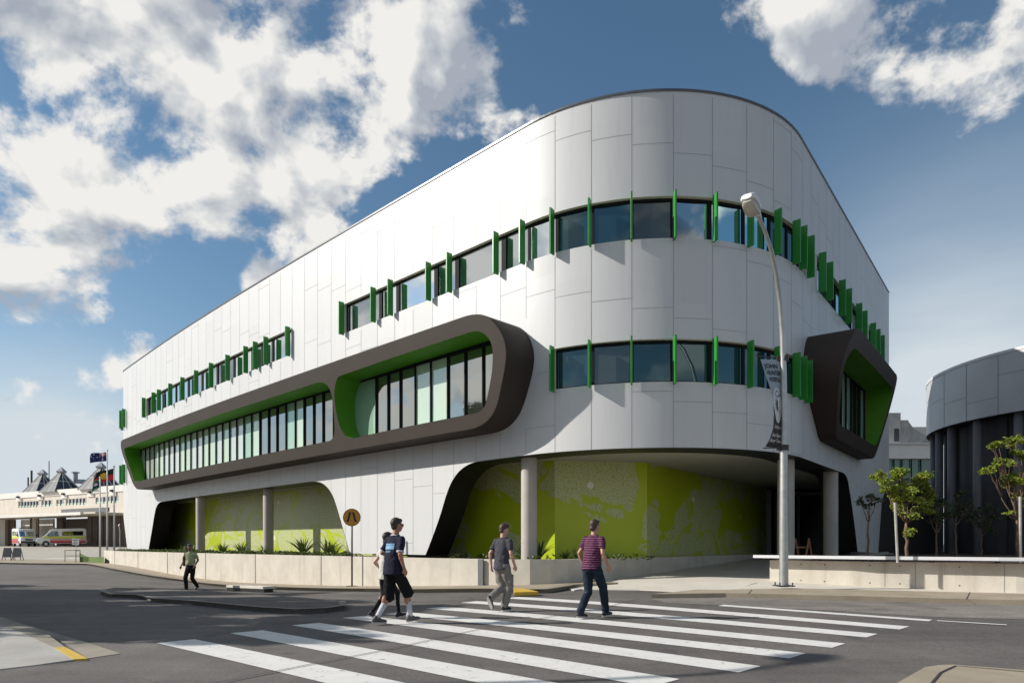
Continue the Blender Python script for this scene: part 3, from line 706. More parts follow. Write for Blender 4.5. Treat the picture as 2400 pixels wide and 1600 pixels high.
# dark joints between cladding panels: thin sunk-looking strips a few millimetres proud
inbox = lambda s, z: (5.9 < s < 43.75 and 5.05 < z < 8.5) or (54.3 < s < 63.6 and 5.1 < z < 8.5)
def solid(s, z):
    return inpoly(s, z, outline) and not any(h[0][0] - .02 < s < h[1][0] + .02 and h[0][1] - .02 < z < h[2][1] + .02 for h in holes) and not inbox(s, z)
seams = [43.42 - 1.157 * k for k in range(36, 0, -1)] + [43.42, 44.54, 45.73, 46.93, 48.14, 49.33, 50.52, 51.68, 52.74, 53.82, 54.92, 56.0, 57.07] + [58.14 + 1.07 * k for k in range(0, 12)]
m = MB(); jw = .0065
for s in seams:
    if s < S0 + .2 or s > S1 - .2: continue
    z = .96; run = None
    zz = np.arange(.96, ZR - .05, .12)
    for z in list(zz) + [99]:
        ok = z < 90 and solid(s, z)
        if ok and run is None: run = z
        if not ok and run is not None:
            if last - run > .15: m.add([FP(s - jw, run, .005), FP(s + jw, run, .005), FP(s + jw, last, .005), FP(s - jw, last, .005)], [(0, 1, 2, 3)])
            run = None
        last = z
rj = random.Random(3)
exact = {0: [14.07, 9.19, 6.7, 5.02], 1: [13.74, 8.93], 2: [13.42, 8.6], 3: [13.1, 8.29, 5.85], 4: [12.8, 7.98, 5.54], 5: [12.5, 10.15, 7.7, 5.26], 6: [12.26, 9.86, 5.0], 7: [14.4, 11.96, 9.6]}
i0 = seams.index(43.42)
for i in range(len(seams) - 1):
    a, b = seams[i], seams[i + 1]
    if a < S0 + .3 or b > S1 - .2: continue
    k = i - i0
    if k in exact: zl = exact[k]
    else: zl = [z for z in (13.1 - .315 * (k - 3) + 2.42 * q for q in range(-20, 20)) if 1.3 < z < 14.4 and rj.random() < .62]
    for z in zl:
        ss = densify([(a,), (b,)], .25) 
        for p, q in zip(ss[:-1], ss[1:]):
            if solid(p[0], z) and solid(q[0], z):
                m.add([FP(p[0], z - jw * .8, .005), FP(q[0], z - jw * .8, .005), FP(q[0], z + jw * .8, .005), FP(p[0], z + jw * .8, .005)], [(0, 1, 2, 3)])
m.build('panel_joints', M['joint'], hosp)

# ribbon windows: reveal, frame, panes; fins stand in front of the mullions
finU = [6.58, 8.85, 10.03, 12.34, 14.59, 16.89, 19.18, 21.47, 23.74, 24.86, 26.03, 28.26, 32.94, 35.27, 36.42, 38.74, 39.9, 42.22, 43.4, 44.53, 45.73, 46.93, 48.14, 49.33, 50.52, 51.67, 52.74, 53.3, 54.17, 55.78, 56.83, 58.91, 60.06, 62.13, 63.31, 65.36, 66.52, 67.7]
finL = [44.53, 45.73, 46.93, 48.14, 49.33, 50.52, 51.67, 52.74, 53.3, 53.92]
RD = -.17
def ribbon(a, b, z0, z1, fins, upper):
    m = MB()
    for (p, q) in (((a, z0), (b, z0)), ((b, z0), (b, z1)), ((b, z1), (a, z1)), ((a, z1), (a, z0))):
        L_ = densify([p, q], .25); n = len(L_)
        m.add([FP(s, z, .002) for s, z in L_] + [FP(s, z, RD - .05) for s, z in L_], [(i, i + 1, n + i + 1, n + i) for i in range(n - 1)])
    m.build('window_reveal', M['cream'], hosp)
    cuts = sorted({round(a, 2), round(b, 2)} | {f for f in fins if a + .15 < f < b - .15} | {s for s in seams if a + .3 < s < b - .3 and s > 43.5 and min(abs(s - f) for f in fins) > .3})
    for c0, c1 in zip(cuts[:-1], cuts[1:]):
        fr = MB(); w = .03 if c1 < 43.45 else .055 if c1 - c0 > .7 else .04
        def band(s0, s1, za, zb_):
            L_ = densify([(s0,), (s1,)], .25); n = len(L_)
            vs = [FP(p[0], z, o) for z in (za, zb_) for o in (RD - .04, RD + .035) for p in L_]
            fs = []
            for i in range(n - 1):
                for x, y in ((0, 1), (1, 3), (3, 2)): fs.append((x * n + i, x * n + i + 1, y * n + i + 1, y * n + i))
            fr.add(vs, fs)
            for e in (0, n - 1): fr.add([vs[k * n + e] for k in (0, 1, 3, 2)], [(0, 1, 2, 3)])
        band(c0, c1, z0, z0 + w); band(c0, c1, z1 - w * 1.5, z1); band(c0, c0 + w, z0 + w, z1 - w * 1.5); band(c1 - w, c1, z0 + w, z1 - w * 1.5)
        # a fixed dark side panel next to the mullion, as on the straight wing
        inner0 = c0 + w
        if c1 < 43.45 and c1 - c0 > .9: band(c0 + w, c0 + w + .16, z0 + w, z1 - w * 1.5); inner0 = c0 + w + .16
        wf = fr.build('window', M['frame'], hosp)
        L_ = [(inner0,), (c1 - w,)]; n = len(L_); pn = MB()
        pn.add([FP(p[0], z, RD) for z in (z0 + w, z1 - w * 1.5) for p in L_], [(i, i + 1, n + i + 1, n + i) for i in range(n - 1)])
        g_m = M['gl_clear'] if c0 < 44 else M['gl_mid'] if (upper and c0 in (46.93, 48.14)) or (not upper and c0 == 45.73) else M['gl_blue']
        pn.build('pane', g_m, wf)
for a, b in ribU: ribbon(a, b, UZ0, UZ1, finU, True)
for a, b in ribL: ribbon(a, b, LZ0, LZ1, finL, False)
def fin(s, z0, z1):
    t = math.radians(float(theta(s))); m = MB(); c = FP(s, 0, .17)
    m.box((c.x, c.y, (z0 + z1) / 2), (.055, .25, z1 - z0), t); m.build('sunshade_fin', M['green'], hosp, bevel=.004, seg=1)
for s in finU + [-1.0, -.35, .45, 1.25]: fin(s, 10.22, 11.60)
for s in finL + [-1.0, -.35, .45, 1.25]: fin(s, 6.02, 7.41)

# the two projecting window boxes
boxL = [(6.5, 8.50), (24, 8.50), (42.1, 8.50), (42.55, 8.47), (42.95, 8.37), (43.27, 8.18), (43.52, 7.9), (43.68, 7.55), (43.73, 7.2), (43.68, 6.85), (43.50, 6.3), (43.22, 5.7), (42.98, 5.42), (42.65, 5.22), (42.25, 5.11), (41.8, 5.08), (24, 5.08), (8.6, 5.08), (8.2, 5.12), (7.8, 5.28), (7.4, 5.6), (6.6, 6.8), (6.1, 7.65), (6.0, 8.05), (6.1, 8.3), (6.28, 8.44)]
opL = [(6.9, 7.93), (20, 7.93), (33.1, 7.94), (33.5, 7.9), (33.8, 7.78), (34.0, 7.6), (34.1, 7.35), (34.12, 7.0), (34.04, 6.2), (33.95, 5.85), (33.8, 5.65), (33.5, 5.57), (20, 5.57), (8.3, 5.57), (8.05, 5.62), (7.85, 5.78), (6.75, 7.55), (6.72, 7.8)]
opR = [(34.85, 7.92), (38, 7.97), (42.3, 8.0), (42.7, 7.96), (43.0, 7.8), (43.2, 7.55), (43.25, 7.2), (43.15, 6.7), (42.85, 6.0), (42.68, 5.72), (42.5, 5.6), (42.2, 5.54), (38, 5.53), (35.2, 5.50), (34.85, 5.58), (34.6, 5.78), (34.4, 6.1), (34.3, 6.55), (34.31, 7.3), (34.55, 7.75), (34.68, 7.87)]
boxR = [(54.9, 8.42), (58, 8.42), (62.45, 8.42), (62.8, 8.3), (62.98, 8.05), (63.2, 7.3), (63.32, 6.4), (63.3, 5.5), (63.15, 5.16), (62.85, 5.08), (59, 5.08), (56.2, 5.08), (55.85, 5.2), (55.5, 5.5), (54.7, 6.2), (54.1, 6.8), (53.95, 7.2), (53.97, 7.6), (54.15, 8.0), (54.45, 8.3)]
opQ = [(55.1, 7.85), (58, 7.9), (62.2, 7.9), (62.6, 7.7), (62.85, 7.0), (62.9, 6.0), (62.7, 5.62), (62.3, 5.55), (59, 5.55), (56.2, 5.52), (55.7, 5.65), (55.0, 6.25), (54.5, 6.85), (54.31, 7.2), (54.5, 7.55), (54.75, 7.78)]
boxL, opL, opR, boxR, opQ = [smooth_outline(q) for q in (boxL, opL, opR, boxR, opQ)]
_t = R(52.7); _p0 = fpos(60)
def FB(s, z, off):                            # straight frame of the right hand face
    u = s - 60; return Vector((_p0[0] + math.cos(_t) * u + math.sin(_t) * off, _p0[1] + math.sin(_t) * u - math.cos(_t) * off, z))
def window_box(out, ops, prot, f, glass_off, mull, cols, sgrid):
    m = MB(); V, Fs, SZ = sheet(out, ops, lambda s, z: f(s, z, prot(z)), sgrid, [5.5, 6, 6.6, 7.2, 7.8, 8.2]); m.add(V, Fs)
    bx = m.build('window_box', M['brown'], hosp)
    # casing: rounded front edge then back to the wall
    P = densify(out, .45, True); n = len(P)
    cx = sum(p[0] for p in P) / n
    nrm = []
    for i in range(n):
        a, b = P[i - 1], P[(i + 1) % n]; dx, dz = b[0] - a[0], b[1] - a[1]; l = math.hypot(dx, dz); nrm.append((-dz / l, dx / l))
    m = MB(); rings = [(0, .0), (.014, .004), (.026, .016), (.03, .032), (.03, .6), (.03, 1.1), (.03, None)]
    vs = []
    for out_, back in rings:
        for (s, z), (ns, nz) in zip(P, nrm):
            p_ = prot(z); o = p_ - back if back is not None else -.25
            if back is not None and back > .5: o = p_ - (p_ + .25) * (back / 1.7)
            vs.append(f(s + ns * out_, z + nz * out_, o))
    m.add(vs, [(k * n + i, k * n + (i + 1) % n, (k + 1) * n + (i + 1) % n, (k + 1) * n + i) for k in range(len(rings) - 1) for i in range(n)])
    cs = m.build('casing', M['brown'], bx, auto=40)
    for O, ml, cl in zip(ops, mull, cols):
        Q = densify(O, .5, True); k = len(Q); m = MB()
        m.add([f(s, z, prot(z) + .004) for s, z in Q] + [f(s, z, glass_off - .02) for s, z in Q], [(i, (i + 1) % k, k + (i + 1) % k, k + i) for i in range(k)])
        m.build('green_reveal', M['greenr'], bx, smooth=False)
        s0, s1 = min(s for s, z in O), max(s for s, z in O)
        def zr(s, O=O, s0=s0, s1=s1):
            s = min(max(s, s0 + .02), s1 - .02); zz = []
            for (a0, b0), (a1, b1) in zip(O, O[1:] + O[:1]):
                if (a0 <= s) != (a1 <= s): zz.append(b0 + (b1 - b0) * (s - a0) / (a1 - a0))
            return (min(zz) - .06, max(zz) + .06) if zz else (6, 7)
        cuts = [s0 - .05] + [x for x in ml if s0 + .1 < x < s1 - .1] + [s1 + .05]
        for j, (a, b) in enumerate(zip(cuts[:-1], cuts[1:])):
            g = MB(); L_ = densify([(a,), (b,)], .12); q = len(L_)
            g.add([f(p[0], zr(p[0])[w_], glass_off) for w_ in (0, 1) for p in L_], [(i, i + 1, q + i + 1, q + i) for i in range(q - 1)])
            g.build('glass_panel', M[cl[min(j, len(cl) - 1)]], bx)
        mm = MB()
        for x in cuts[1:-1]:
            a = f(x - .028, 5.45, glass_off); w = f(x + .028, 5.45, glass_off); c_ = f(x, 0, glass_off + .035)
            an = math.atan2(w.y - a.y, w.x - a.x); z_a, z_b = zr(x); mm.box((c_.x, c_.y, (z_a + z_b) / 2), (.042, .07, z_b - z_a), an)
        for z_, h in ((7.93, .11), (5.52, .08)):
            sa_ = [q_[0] for q_ in O if abs(q_[1] - (z_ if z_ > 7 else 5.6)) < .16]; L_ = densify([(min(sa_),), (max(sa_),)], .8)
            for p, q in zip(L_[:-1], L_[1:]): mm.bar(f(p[0], z_, glass_off + .03), f(q[0], z_, glass_off + .03), .06, h)
        mm.build('mullions', M['frame'], bx)
    return bx
mL = [6.81, 7.83, 8.85, 9.82, 10.82, 11.84, 12.82, 13.79, 14.78, 15.73, 16.67, 17.66, 18.57, 19.47, 20.45, 21.36, 22.28, 23.18, 24.04, 24.95, 25.86, 26.79, 27.65, 28.55, 29.43, 30.22, 31.06, 31.85, 32.7]
B_, P_, W_, N_ = 'gl_box', 'gl_pale', 'gl_white', 'gl_mint'
colL = [N_, P_, W_, W_, P_, P_, W_, W_, W_, P_, P_, W_, W_, P_, P_, W_, P_, W_, W_, N_, P_, B_, B_, B_, N_, P_, B_, B_, B_, B_]
mR = [34.93, 35.81, 36.6, 37.37, 38.28, 39.17, 40.09, 40.99, 41.86]
colR = [N_, N_, B_, B_, B_, P_, P_, B_, B_, B_, N_]
pl = lambda z: 1.53 - max(0, min(1, (8.6 - z) / 3.5)) * .52
pr = lambda z: 1.55 - max(0, min(1, (8.5 - z) / 3.4)) * .98
window_box(boxL, [opL, opR], pl, FP, .36, [mL, [s for s in mR if s > 34.95]], [colL, colR[1:]], [s for s in np.arange(7, 43.7, 1.15)])
window_box(boxR, [opQ], pr, FB, .30, [[56.1, 56.98, 57.86, 58.69, 59.62, 60.47, 61.35, 62.3]], [[B_, B_, B_, N_, N_, B_, B_, N_, B_]], [55.5, 57.5, 59.5, 61.5])

# undercroft: mural wall, columns, dark core
def mural(path, z0, z1):
    P = densify(path, .5); m = MB(); n = len(P); d = [0]
    for a, b in zip(P[:-1], P[1:]): d.append(d[-1] + math.dist(a, b))
    m.add([(x, y, z) for z in (z0, z1) for x, y in P], [(i, i + 1, n + i + 1, n + i) for i in range(n - 1)])
    o = m.build('mural_wall', M['mural'], hosp); me = o.data; uv = me.uv_layers.new(name='UVMap')
    for lp in me.loops: uv.data[lp.index].uv = (d[lp.vertex_index % n] , z0 if lp.vertex_index < n else z1)
mural([fpos(s, -2.35) for s in (.8, 2.5, 4, 6.0, 10, 15, 20, 25, 30, 34, 37, 40.0)] + [(1.5, 23.9), (4.9, 24.75), (4.9 + DV[0] * 14, 24.75 + DV[1] * 14)], .5, 4.31)
m = MB()
for x, y, r in [((470 - 1200) / F * 41.0, 41.0, .26), ((629 - 1200) / F * 35.2, 35.2, .26), (.565, 22.5, .265), ((1842 - 1200) / F * 23.0, 23.0, .27), ((1947 - 1200) / F * 27.0, 27.0, .27)]:
    c = MB(); c.tube([(x, y, .3), (x, y, 4.31)], r, 28); c.build('column', M['conc_col'], hosp, auto=40)
m = MB(); a = (4.9 + DV[0] * 14, 24.75 + DV[1] * 14); m.add([(a[0], a[1], -1), (a[0] + 9.5, a[1] + 1, -1), (a[0] + 9.5, a[1] + 1, 4.31), (a[0], a[1], 4.31)], [(0, 1, 2, 3)])
m.build('core_wall', M['black'], hosp)
m = MB(); m.add([(21.5, 37, 0), (23.5, 52, 0), (23.5, 52, 5.0), (21.5, 37, 5.0)], [(0, 1, 2, 3)]); m.build('side_wall', M['dkwall'], hosp)
m = MB(); a = fpos(.8, -2.35); b = fpos(.3, -1.0); m.add([(a[0], a[1], 0), (b[0], b[1], 0), (b[0], b[1], 4.31), (a[0], a[1], 4.31)], [(0, 1, 2, 3)]); m.build('end_wall', M['black'], hosp)
for i, (x0, x1, D_) in enumerate([(1795, 1806, 34), (1818, 1826, 34.5), (1868, 1873, 35), (1922, 1931, 35)]):
    m = MB(); xa, xb = (x0 - 1200) / F * D_, (x1 - 1200) / F * D_; m.box(((xa + xb) / 2, D_, 2.4), (xb - xa, .15, 3.4)); m.build('door_frame', M['dkcol'], hosp)
m = MB(); m.box((15.2, 34.9, 3.95), (1.9, .2, .14)); m.build('door_head', M['dkcol'], hosp)
m = MB(); m.box((16.0, 34.8, 3.9), (.25, .12, .26)); m.build('ceiling_sign', M['soffit'], hosp)

# planter soil behind the walls
pl_poly = [(x, y) for x, y in [(-32.9, 55.9)] + [fpos(s, 1.1) for s in (2, 10, 20, 30, 38)] + [(-.6, 21.7), (.6, 21.15), (1.3, 21.4), (2.2, 22.2), (3.8, 23.6), (6.1, 25.7), (12.2, 33.8)]] + [(11.4, 33.4), (4.9, 24.85), (1.5, 24.0)] + [fpos(s, -2.4) for s in (40, 35, 30, 20, 10, 5)] + [(-30, 60)]
m = MB(); m.add([(x, y, .84) for x, y in pl_poly], [tuple(range(len(pl_poly)))]); so_ = m.build('planter_soil', M['soil'], kind='structure')
m = MB(); q = [(7.75, 20.1), (12.2, 16.5), (15.7, 14.5), (24, 11), (60, 18), (80, 60), (30, 60), (20.6 + 0, 38.5)]
m.add([(x, y, .86) for x, y in q], [tuple(range(len(q)))]); m.build('planter_ground', M['soil'], kind='structure')

# ================================================================ LAMP POSTS AND BANNER
def lamp_post(name_label, base, arm_dir, group):
    t = empty('street_lamp', base, 0, name_label, 'street lamp', group); bx, by, bz = base
    ax, ay = arm_dir; l = math.hypot(ax, ay); ux, uy = ax / l, ay / l
    P = [(0, .0), (0, 2.0), (.0, 4.0), (.02, 5.4), (.10, 6.4), (.30, 7.2), (.62, 7.82), (1.05, 8.3), (1.6, 8.62), (2.15, 8.80)]
    m = MB(); m.tube([(bx + ux * d * l / 2.45, by + uy * d * l / 2.45, bz + z) for d, z in P], [.115, .105, .09, .08, .07, .062, .055, .05, .045, .042], 14); m.build('pole', M['steel'], t, auto=50)
    m = MB(); m.box((bx, by, bz + .03), (.42, .42, .03)); 
    for i in (-1, 1):
        for j in (-1, 1): m.tube([(bx + i * .16, by + j * .16, bz + .04), (bx + i * .16, by + j * .16, bz + .12)], .018, 6)
    m.build('base_plate', M['steel_d'], t)
    hx, hy, hz = bx + ux * (2.15 * l / 2.45), by + uy * (2.15 * l / 2.45), bz + 8.80
    ang = math.atan2(uy, ux); Mx = Matrix.Rotation(ang, 3, 'Z') @ Matrix.Rotation(R(-8), 3, 'Y')
    def T(p): v = Mx @ Vector(p); return (hx + v.x, hy + v.y, hz + v.z)
    def shell(sec):                      # cross sections (x, half width, z bottom, z top)
        vs, fs = [], []
        for x, w, zb, zt in sec:
            for k in range(12):
                a = 2 * math.pi * k / 12; c, s_ = math.cos(a), math.sin(a)
                q = abs(c) ** .6 * (1 if c >= 0 else -1); r_ = abs(s_) ** .6 * (1 if s_ >= 0 else -1)
                vs.append(T((x, w * q, (zb + zt) / 2 + (zt - zb) / 2 * r_)))
        n = len(sec)
        for i in range(n - 1):
            for k in range(12): fs.append((i * 12 + k, i * 12 + (k + 1) % 12, (i + 1) * 12 + (k + 1) % 12, (i + 1) * 12 + k))
        fs += [tuple(range(12)), tuple((n - 1) * 12 + k for k in range(12))]
        m = MB(); m.add(vs, fs); return m
    shell([(-.18, .05, -.04, .05), (0, .085, -.05, .08), (.12, .15, -.04, .13), (.4, .185, -.04, .16), (.62, .17, -.04, .14), (.70, .11, -.03, .09)]).build('lamp_housing', M['white'], t, auto=35)
    shell([(.10, .11, -.09, -.03), (.16, .15, -.16, -.03), (.38, .165, -.20, -.03), (.58, .14, -.15, -.03), (.66, .09, -.08, -.03)]).build('lamp_lens', M['lens'], t, auto=35)
    m = MB(); m.tube([T((.33, 0, .15)), T((.33, 0, .21))], .035, 8); m.build('light_sensor', M['steel_d'], t)
    return t
lx, ly = (1837 - 1200) / F * 17.55, 17.55
lamp_post('tall galvanised street lamp rising beside the hospital banner', (lx, ly, .27), (-1.45, -1.85), 'street lamps of the crossing')
lamp_post('galvanised street lamp on the near side of the road, mostly known by its shadow', (-12.2, 6.68, 0), (.9, 1.6), 'street lamps of the crossing')
m = MB(); lp = MB()
def text_mesh(s_, size, bold=0.0, align='LEFT', shear=0.0, space=1.0, res=2):
    cu = bpy.data.curves.new('lettering', 'FONT'); cu.body = s_; cu.size = size; cu.offset = bold; cu.align_x = align; cu.shear = shear
    cu.space_character = space; cu.resolution_u = res; cu.fill_mode = 'FRONT'
    o = bpy.data.objects.new('lettering', cu); col.objects.link(o); dg = bpy.context.evaluated_depsgraph_get()
    me = bpy.data.meshes.new_from_object(o.evaluated_get(dg)); bpy.data.objects.remove(o); bpy.data.curves.remove(cu)
    V = [(v.co.x, v.co.y) for v in me.vertices]; Fc = [tuple(p.vertices) for p in me.polygons]; bpy.data.meshes.remove(me); return V, Fc
banner = empty('banner', (lx - .08, ly, 3.85), 0, 'hospital banner with bird emblem hanging from the street lamp', 'banner')
m = MB(); m.bar((lx - .04, ly, 6.13), (lx - .74, ly - .05, 6.19), .025); m.build('banner_arm', M['steel_d'], banner)
m = MB(); m.bar((lx - .04, ly, 3.84), (lx - .62, ly - .25, 3.80), .025); m.build('banner_arm', M['steel_d'], banner)
m = MB()
for z in (6.13, 3.84): m.tube([(lx, ly, z - .07), (lx, ly, z + .07)], .125, 12); m.box((lx - .13, ly, z), (.10, .10, .12))
m.build('clamp', M['steel_d'], banner)
BT, BB, BW = 6.10, 3.83, .60
def ban(u, v, off=0):                       # u 0 (outer edge)..1 (pole), v 0 (top)..1 (bottom)
    dx = float(np.interp(v, [0, .15, .35, .5, .65, .8, .92, 1], [.565, .49, .36, .295, .275, .30, .38, .47]))
    dy = math.sqrt(max(0, BW ** 2 - dx ** 2))
    sag = .05 * math.sin(math.pi * u) * math.sin(math.pi * v)
    x = lx - .075 - dx * (1 - u); y = ly - dy * (1 - u) * .5 - sag; z = BT - (BT - BB) * v
    return (x, y - off, z + .02 * (1 - u) * (v - .5))
def bsheet(u0, u1, v0, v1, off, nu=8, nv=24):
    m = MB(); m.add([ban(u0 + (u1 - u0) * i / nu, v0 + (v1 - v0) * j / nv, off) for j in range(nv + 1) for i in range(nu + 1)],
                    [(j * (nu + 1) + i, j * (nu + 1) + i + 1, (j + 1) * (nu + 1) + i + 1, (j + 1) * (nu + 1) + i) for j in range(nv) for i in range(nu)]); return m
M['ban_b'] = mat('banner_blue', (.30, .36, .41), .6); M['ban_k'] = mat('banner_black', (.028, .024, .024), .6); M['ban_w'] = mat('banner_white', (.62, .62, .61), .6); M['ink'] = mat('ink', (.02, .022, .03), .6)
bsheet(0, 1, 0, .56, 0).build('cloth_top', M['ban_b'], banner, smooth=True); bsheet(0, 1, .56, 1, 0).build('cloth_bottom', M['ban_k'], banner, smooth=True)
def bshape(V, Fc, name, material, off):
    m = MB(); m.add([ban(u, v, off) for u, v in V], Fc); return m.build(name, material, banner)
V = [(.5, .53)] + [(.5 + .46 * math.cos(2 * math.pi * k / 40), .53 + .20 * math.sin(2 * math.pi * k / 40)) for k in range(40)]
bshape(V, [(0, 1 + k, 1 + (k + 1) % 40) for k in range(40)], 'emblem_oval', M['ban_w'], .012)
def bline(pts, w, name='emblem_bird', off=.02):
    P = densify(pts, .03); VV, FF = [], []
    for i, p in enumerate(P):
        a, b = P[max(i - 1, 0)], P[min(i + 1, len(P) - 1)]; dx, dy = (b[0] - a[0]) * .6, (b[1] - a[1]) * 2.27; l = math.hypot(dx, dy) or 1
        ww = w * (1 if 0 < i < len(P) - 1 else .5); VV += [(p[0] - dy / l * ww / .6, p[1] + dx / l * ww / 2.27), (p[0] + dy / l * ww / .6, p[1] - dx / l * ww / 2.27)]
    FF = [(2 * i, 2 * i + 1, 2 * i + 3, 2 * i + 2) for i in range(len(P) - 1)]; bshape(VV, FF, name, M['ink'], off)
bline([(.36, .445), (.34, .41), (.40, .375), (.52, .365), (.64, .38), (.70, .41), (.84, .405), (.90, .395)], .009)
bline([(.90, .395), (.78, .42), (.64, .43), (.50, .425), (.42, .44)], .011); bline([(.36, .445), (.40, .47), (.50, .485), (.44, .52), (.40, .58), (.42, .62)], .007)
bline([(.78, .44), (.76, .50), (.80, .56), (.74, .61), (.66, .64), (.58, .66), (.54, .70), (.50, .71)], .007)
bline([(.22, .515), (.45, .55), (.62, .59), (.76, .63)], .012)
V = [(.30, .545), (.36, .48), (.42, .475), (.46, .50), (.44, .56), (.36, .60), (.30, .585)]; bshape(V, [tuple(range(7))], 'emblem_wing', M['ink'], .021)
for i, (s_, uu) in enumerate((('JOHN', .10), ('HUNTER', .12), ('HOSPITAL', .16))):
    V, Fc = text_mesh(s_, .165, .004); w = max(p[0] for p in V); k = min(1.0, (.97 - uu) * .6 / w)
    bshape([(uu + x * k / .6, .105 + i * .078 - y / 2.27) for x, y in V], Fc, 'lettering', M['ink'], .012)
for i, (s_, uu, sz) in enumerate((('Caring for us', .12, .115), ('Every Patient', .08, .135), ('Every Time', .06, .135))):
    V, Fc = text_mesh(s_, sz, .002, shear=.3); w = max(p[0] for p in V); k = min(1.0, (.95 - uu) * .6 / w)
    bshape([(uu + x * k / .6, (.79, .885, .945)[i] - y / 2.27) for x, y in V], Fc, 'lettering', M['ban_w'], .012)

# ================================================================ SIGN
sgx, sgy = (825 - 1200) / F * 26.0, 26.0; sgz = gz(sgx, sgy) + KH
sg = empty('crossing_sign', (sgx, sgy, sgz), 0, 'round orange pedestrian crossing sign with walking legs on a dark post', 'road sign')
m = MB(); m.tube([(sgx, sgy, sgz), (sgx, sgy, sgz + 2.95)], .033, 10); m.build('post', M['steel_d'], sg, smooth=True)
m = MB(); m.box((sgx, sgy, sgz + .01), (.36, .3, .02)); m.build('base_plate', M['steel_d'], sg)
def disc(cx, cy, cz, rx, y, mt, name, par, n=40, th=.004):
    m = MB(); V = [(cx + rx * math.cos(2 * math.pi * k / n), cz + rx * math.sin(2 * math.pi * k / n)) for k in range(n)]
    m.prism(V, y, y + th, lambda a, b, c: (a, c, b)); return m.build(name, mt, par)
M['orange'] = mat('sign_orange', (.58, .26, .012), .45); zc = sgz + 2.62
disc(sgx, 0, zc, .335, sgy - .045, M['ink'], 'rim', sg, th=.012); disc(sgx, 0, zc, .312, sgy - .052, M['orange'], 'sign_face', sg)
m = MB()
for k in (-1, 1):
    for Q in ([(.015, .20), (.095, .20), (.175, -.10), (.10, -.13)], [(.10, -.13), (.175, -.10), (.215, -.13), (.20, -.165), (.11, -.17)]):
        m.prism([(sgx + k * a + (0 if k > 0 else 0), zc + b) for a, b in Q], sgy - .060, sgy - .056, lambda a, b, c: (a, c, b))
m.build('leg_symbol', M['ink'], sg)

# ================================================================ FAR HOSPITAL WING (left background)
def slab(P, z0, z1, mt, name, parent, **k):
    m = MB(); m.prism(P, z0, z1); return m.build(name, mt, parent, **k)
fw = empty('hospital_wing', (-70, 112, 1), 0, 'long cream hospital wing with glass pyramid skylights in the left background', 'building')
def FWp(x): 
    """front plane of the wing at photo column x: recedes to the left"""
    t = (x - 300) / 300.0; D = 97 - t * 18 if t < 0 else 97 - t * 14
    k = (x - 1200) / F; a = ((0 - 1200) / F * 115, 115); b = ((300 - 1200) / F * 97, 97)
    dx, dy = b[0] - a[0], b[1] - a[1]; u = (k * a[1] - a[0]) / (dx - k * dy); return (a[0] + dx * u, a[1] + dy * u)
def FWz(x, y): return CZ + (HY - y) * FWp(x)[1] / F
wd = np.array(FWp(300)) - np.array(FWp(0)); wd /= np.linalg.norm(wd); wn = np.array([wd[1], -wd[0]])      # towards the camera
A0, A1 = np.array(FWp(-170)), np.array(FWp(420))
def wq(x, off): p = np.array(FWp(x)) + wn * off; return (float(p[0]), float(p[1]))
def wrect(xa, xb, z0, z1, mt, name, off, th, par=None):
    a, b = wq(xa, off), wq(xb, off); c, d = wq(xb, off - th), wq(xa, off - th); return slab([a, b, c, d], z0, z1, mt, name, par or fw)
wrect(-170, 420, 5.9, 7.4, M['hcream'], 'wall', 0, .3); wrect(-170, 420, 8.35, 9.0, M['hcream'], 'wall', 0, .3)
wrect(-170, 420, 9.0, 9.9, M['hwhite'], 'parapet', .12, .5)
xs = [-170, 43, 92, 97, 123, 132, 150, 154, 203, 224, 278, 420]
for a, b in ((-170, 43), (92, 97), (123, 132), (150, 154), (203, 224), (278, 420)): wrect(a, b, 7.4, 8.35, M['hcream'], 'wall', 0, .3)
for a, b, n_ in ((43, 92, 7), (97, 123, 3), (132, 150, 2), (154, 203, 6), (224, 278, 6)):
    w = wrect(a, b, 7.4, 8.35, M['gl_clear'], 'window', -.15, .05); wrect(a, b, 7.4, 7.72, M['gl_pale'], 'sill_panel', -.10, .04, w)
    m = MB()
    for k in range(1, n_): p = wq(a + (b - a) * k / n_, -.08); m.box((p[0], p[1], 7.87), (.09, .09, .95))
    m.build('window_frame', M['frame'], w)
for x in (46, 96, 152, 214, 266):                      # pale flared brackets and black scuppers under the parapet
    p = wq(x, .10); m = MB(); a = math.atan2(wd[1], wd[0]); m.box((p[0], p[1], 8.75), (1.6, .12, .5), a); m.build('pilaster', M['hwhite'], fw)
    m = MB(); p = wq(x, .30); m.box((p[0], p[1], 9.15), (.42, .35, .30), a); m.build('scupper', M['ink'], fw)
wrect(-170, 300, 5.35, 5.75, M['hwhite'], 'canopy_fascia', 6.5, .3); wrect(-170, 330, 5.5, 5.72, M['hcream'], 'canopy', 6.2, 6.2)
wrect(237, 345, 5.72, 6.3, M['dkcol'], 'canopy_edge', 5.5, .3)
wrect(205, 345, .6, 5.5, M['hbrown'], 'entrance_wall', 0, .3); wrect(108, 205, .6, 5.5, M['hbrown'], 'entrance_wall', -3.0, .3)
wrect(33, 108, .6, 5.5, M['hwhite'], 'entrance_wall', -1.0, .3); wrect(-170, 33, .6, 5.5, M['hbrown'], 'entrance_wall', 0, .3)
for x in (89, 152, 18): 
    p = wq(x, .5); m = MB(); m.box((p[0], p[1], 3.2), (.9, .9, 4.7)); m.build('pillar', M['hbrown' if x != 18 else 'hwhite'], fw)
p = wq(97, .9); m = MB(); m.box((p[0], p[1], 3.2), (.55, .55, 4.7)); m.build('pillar', M['hcream'], fw)
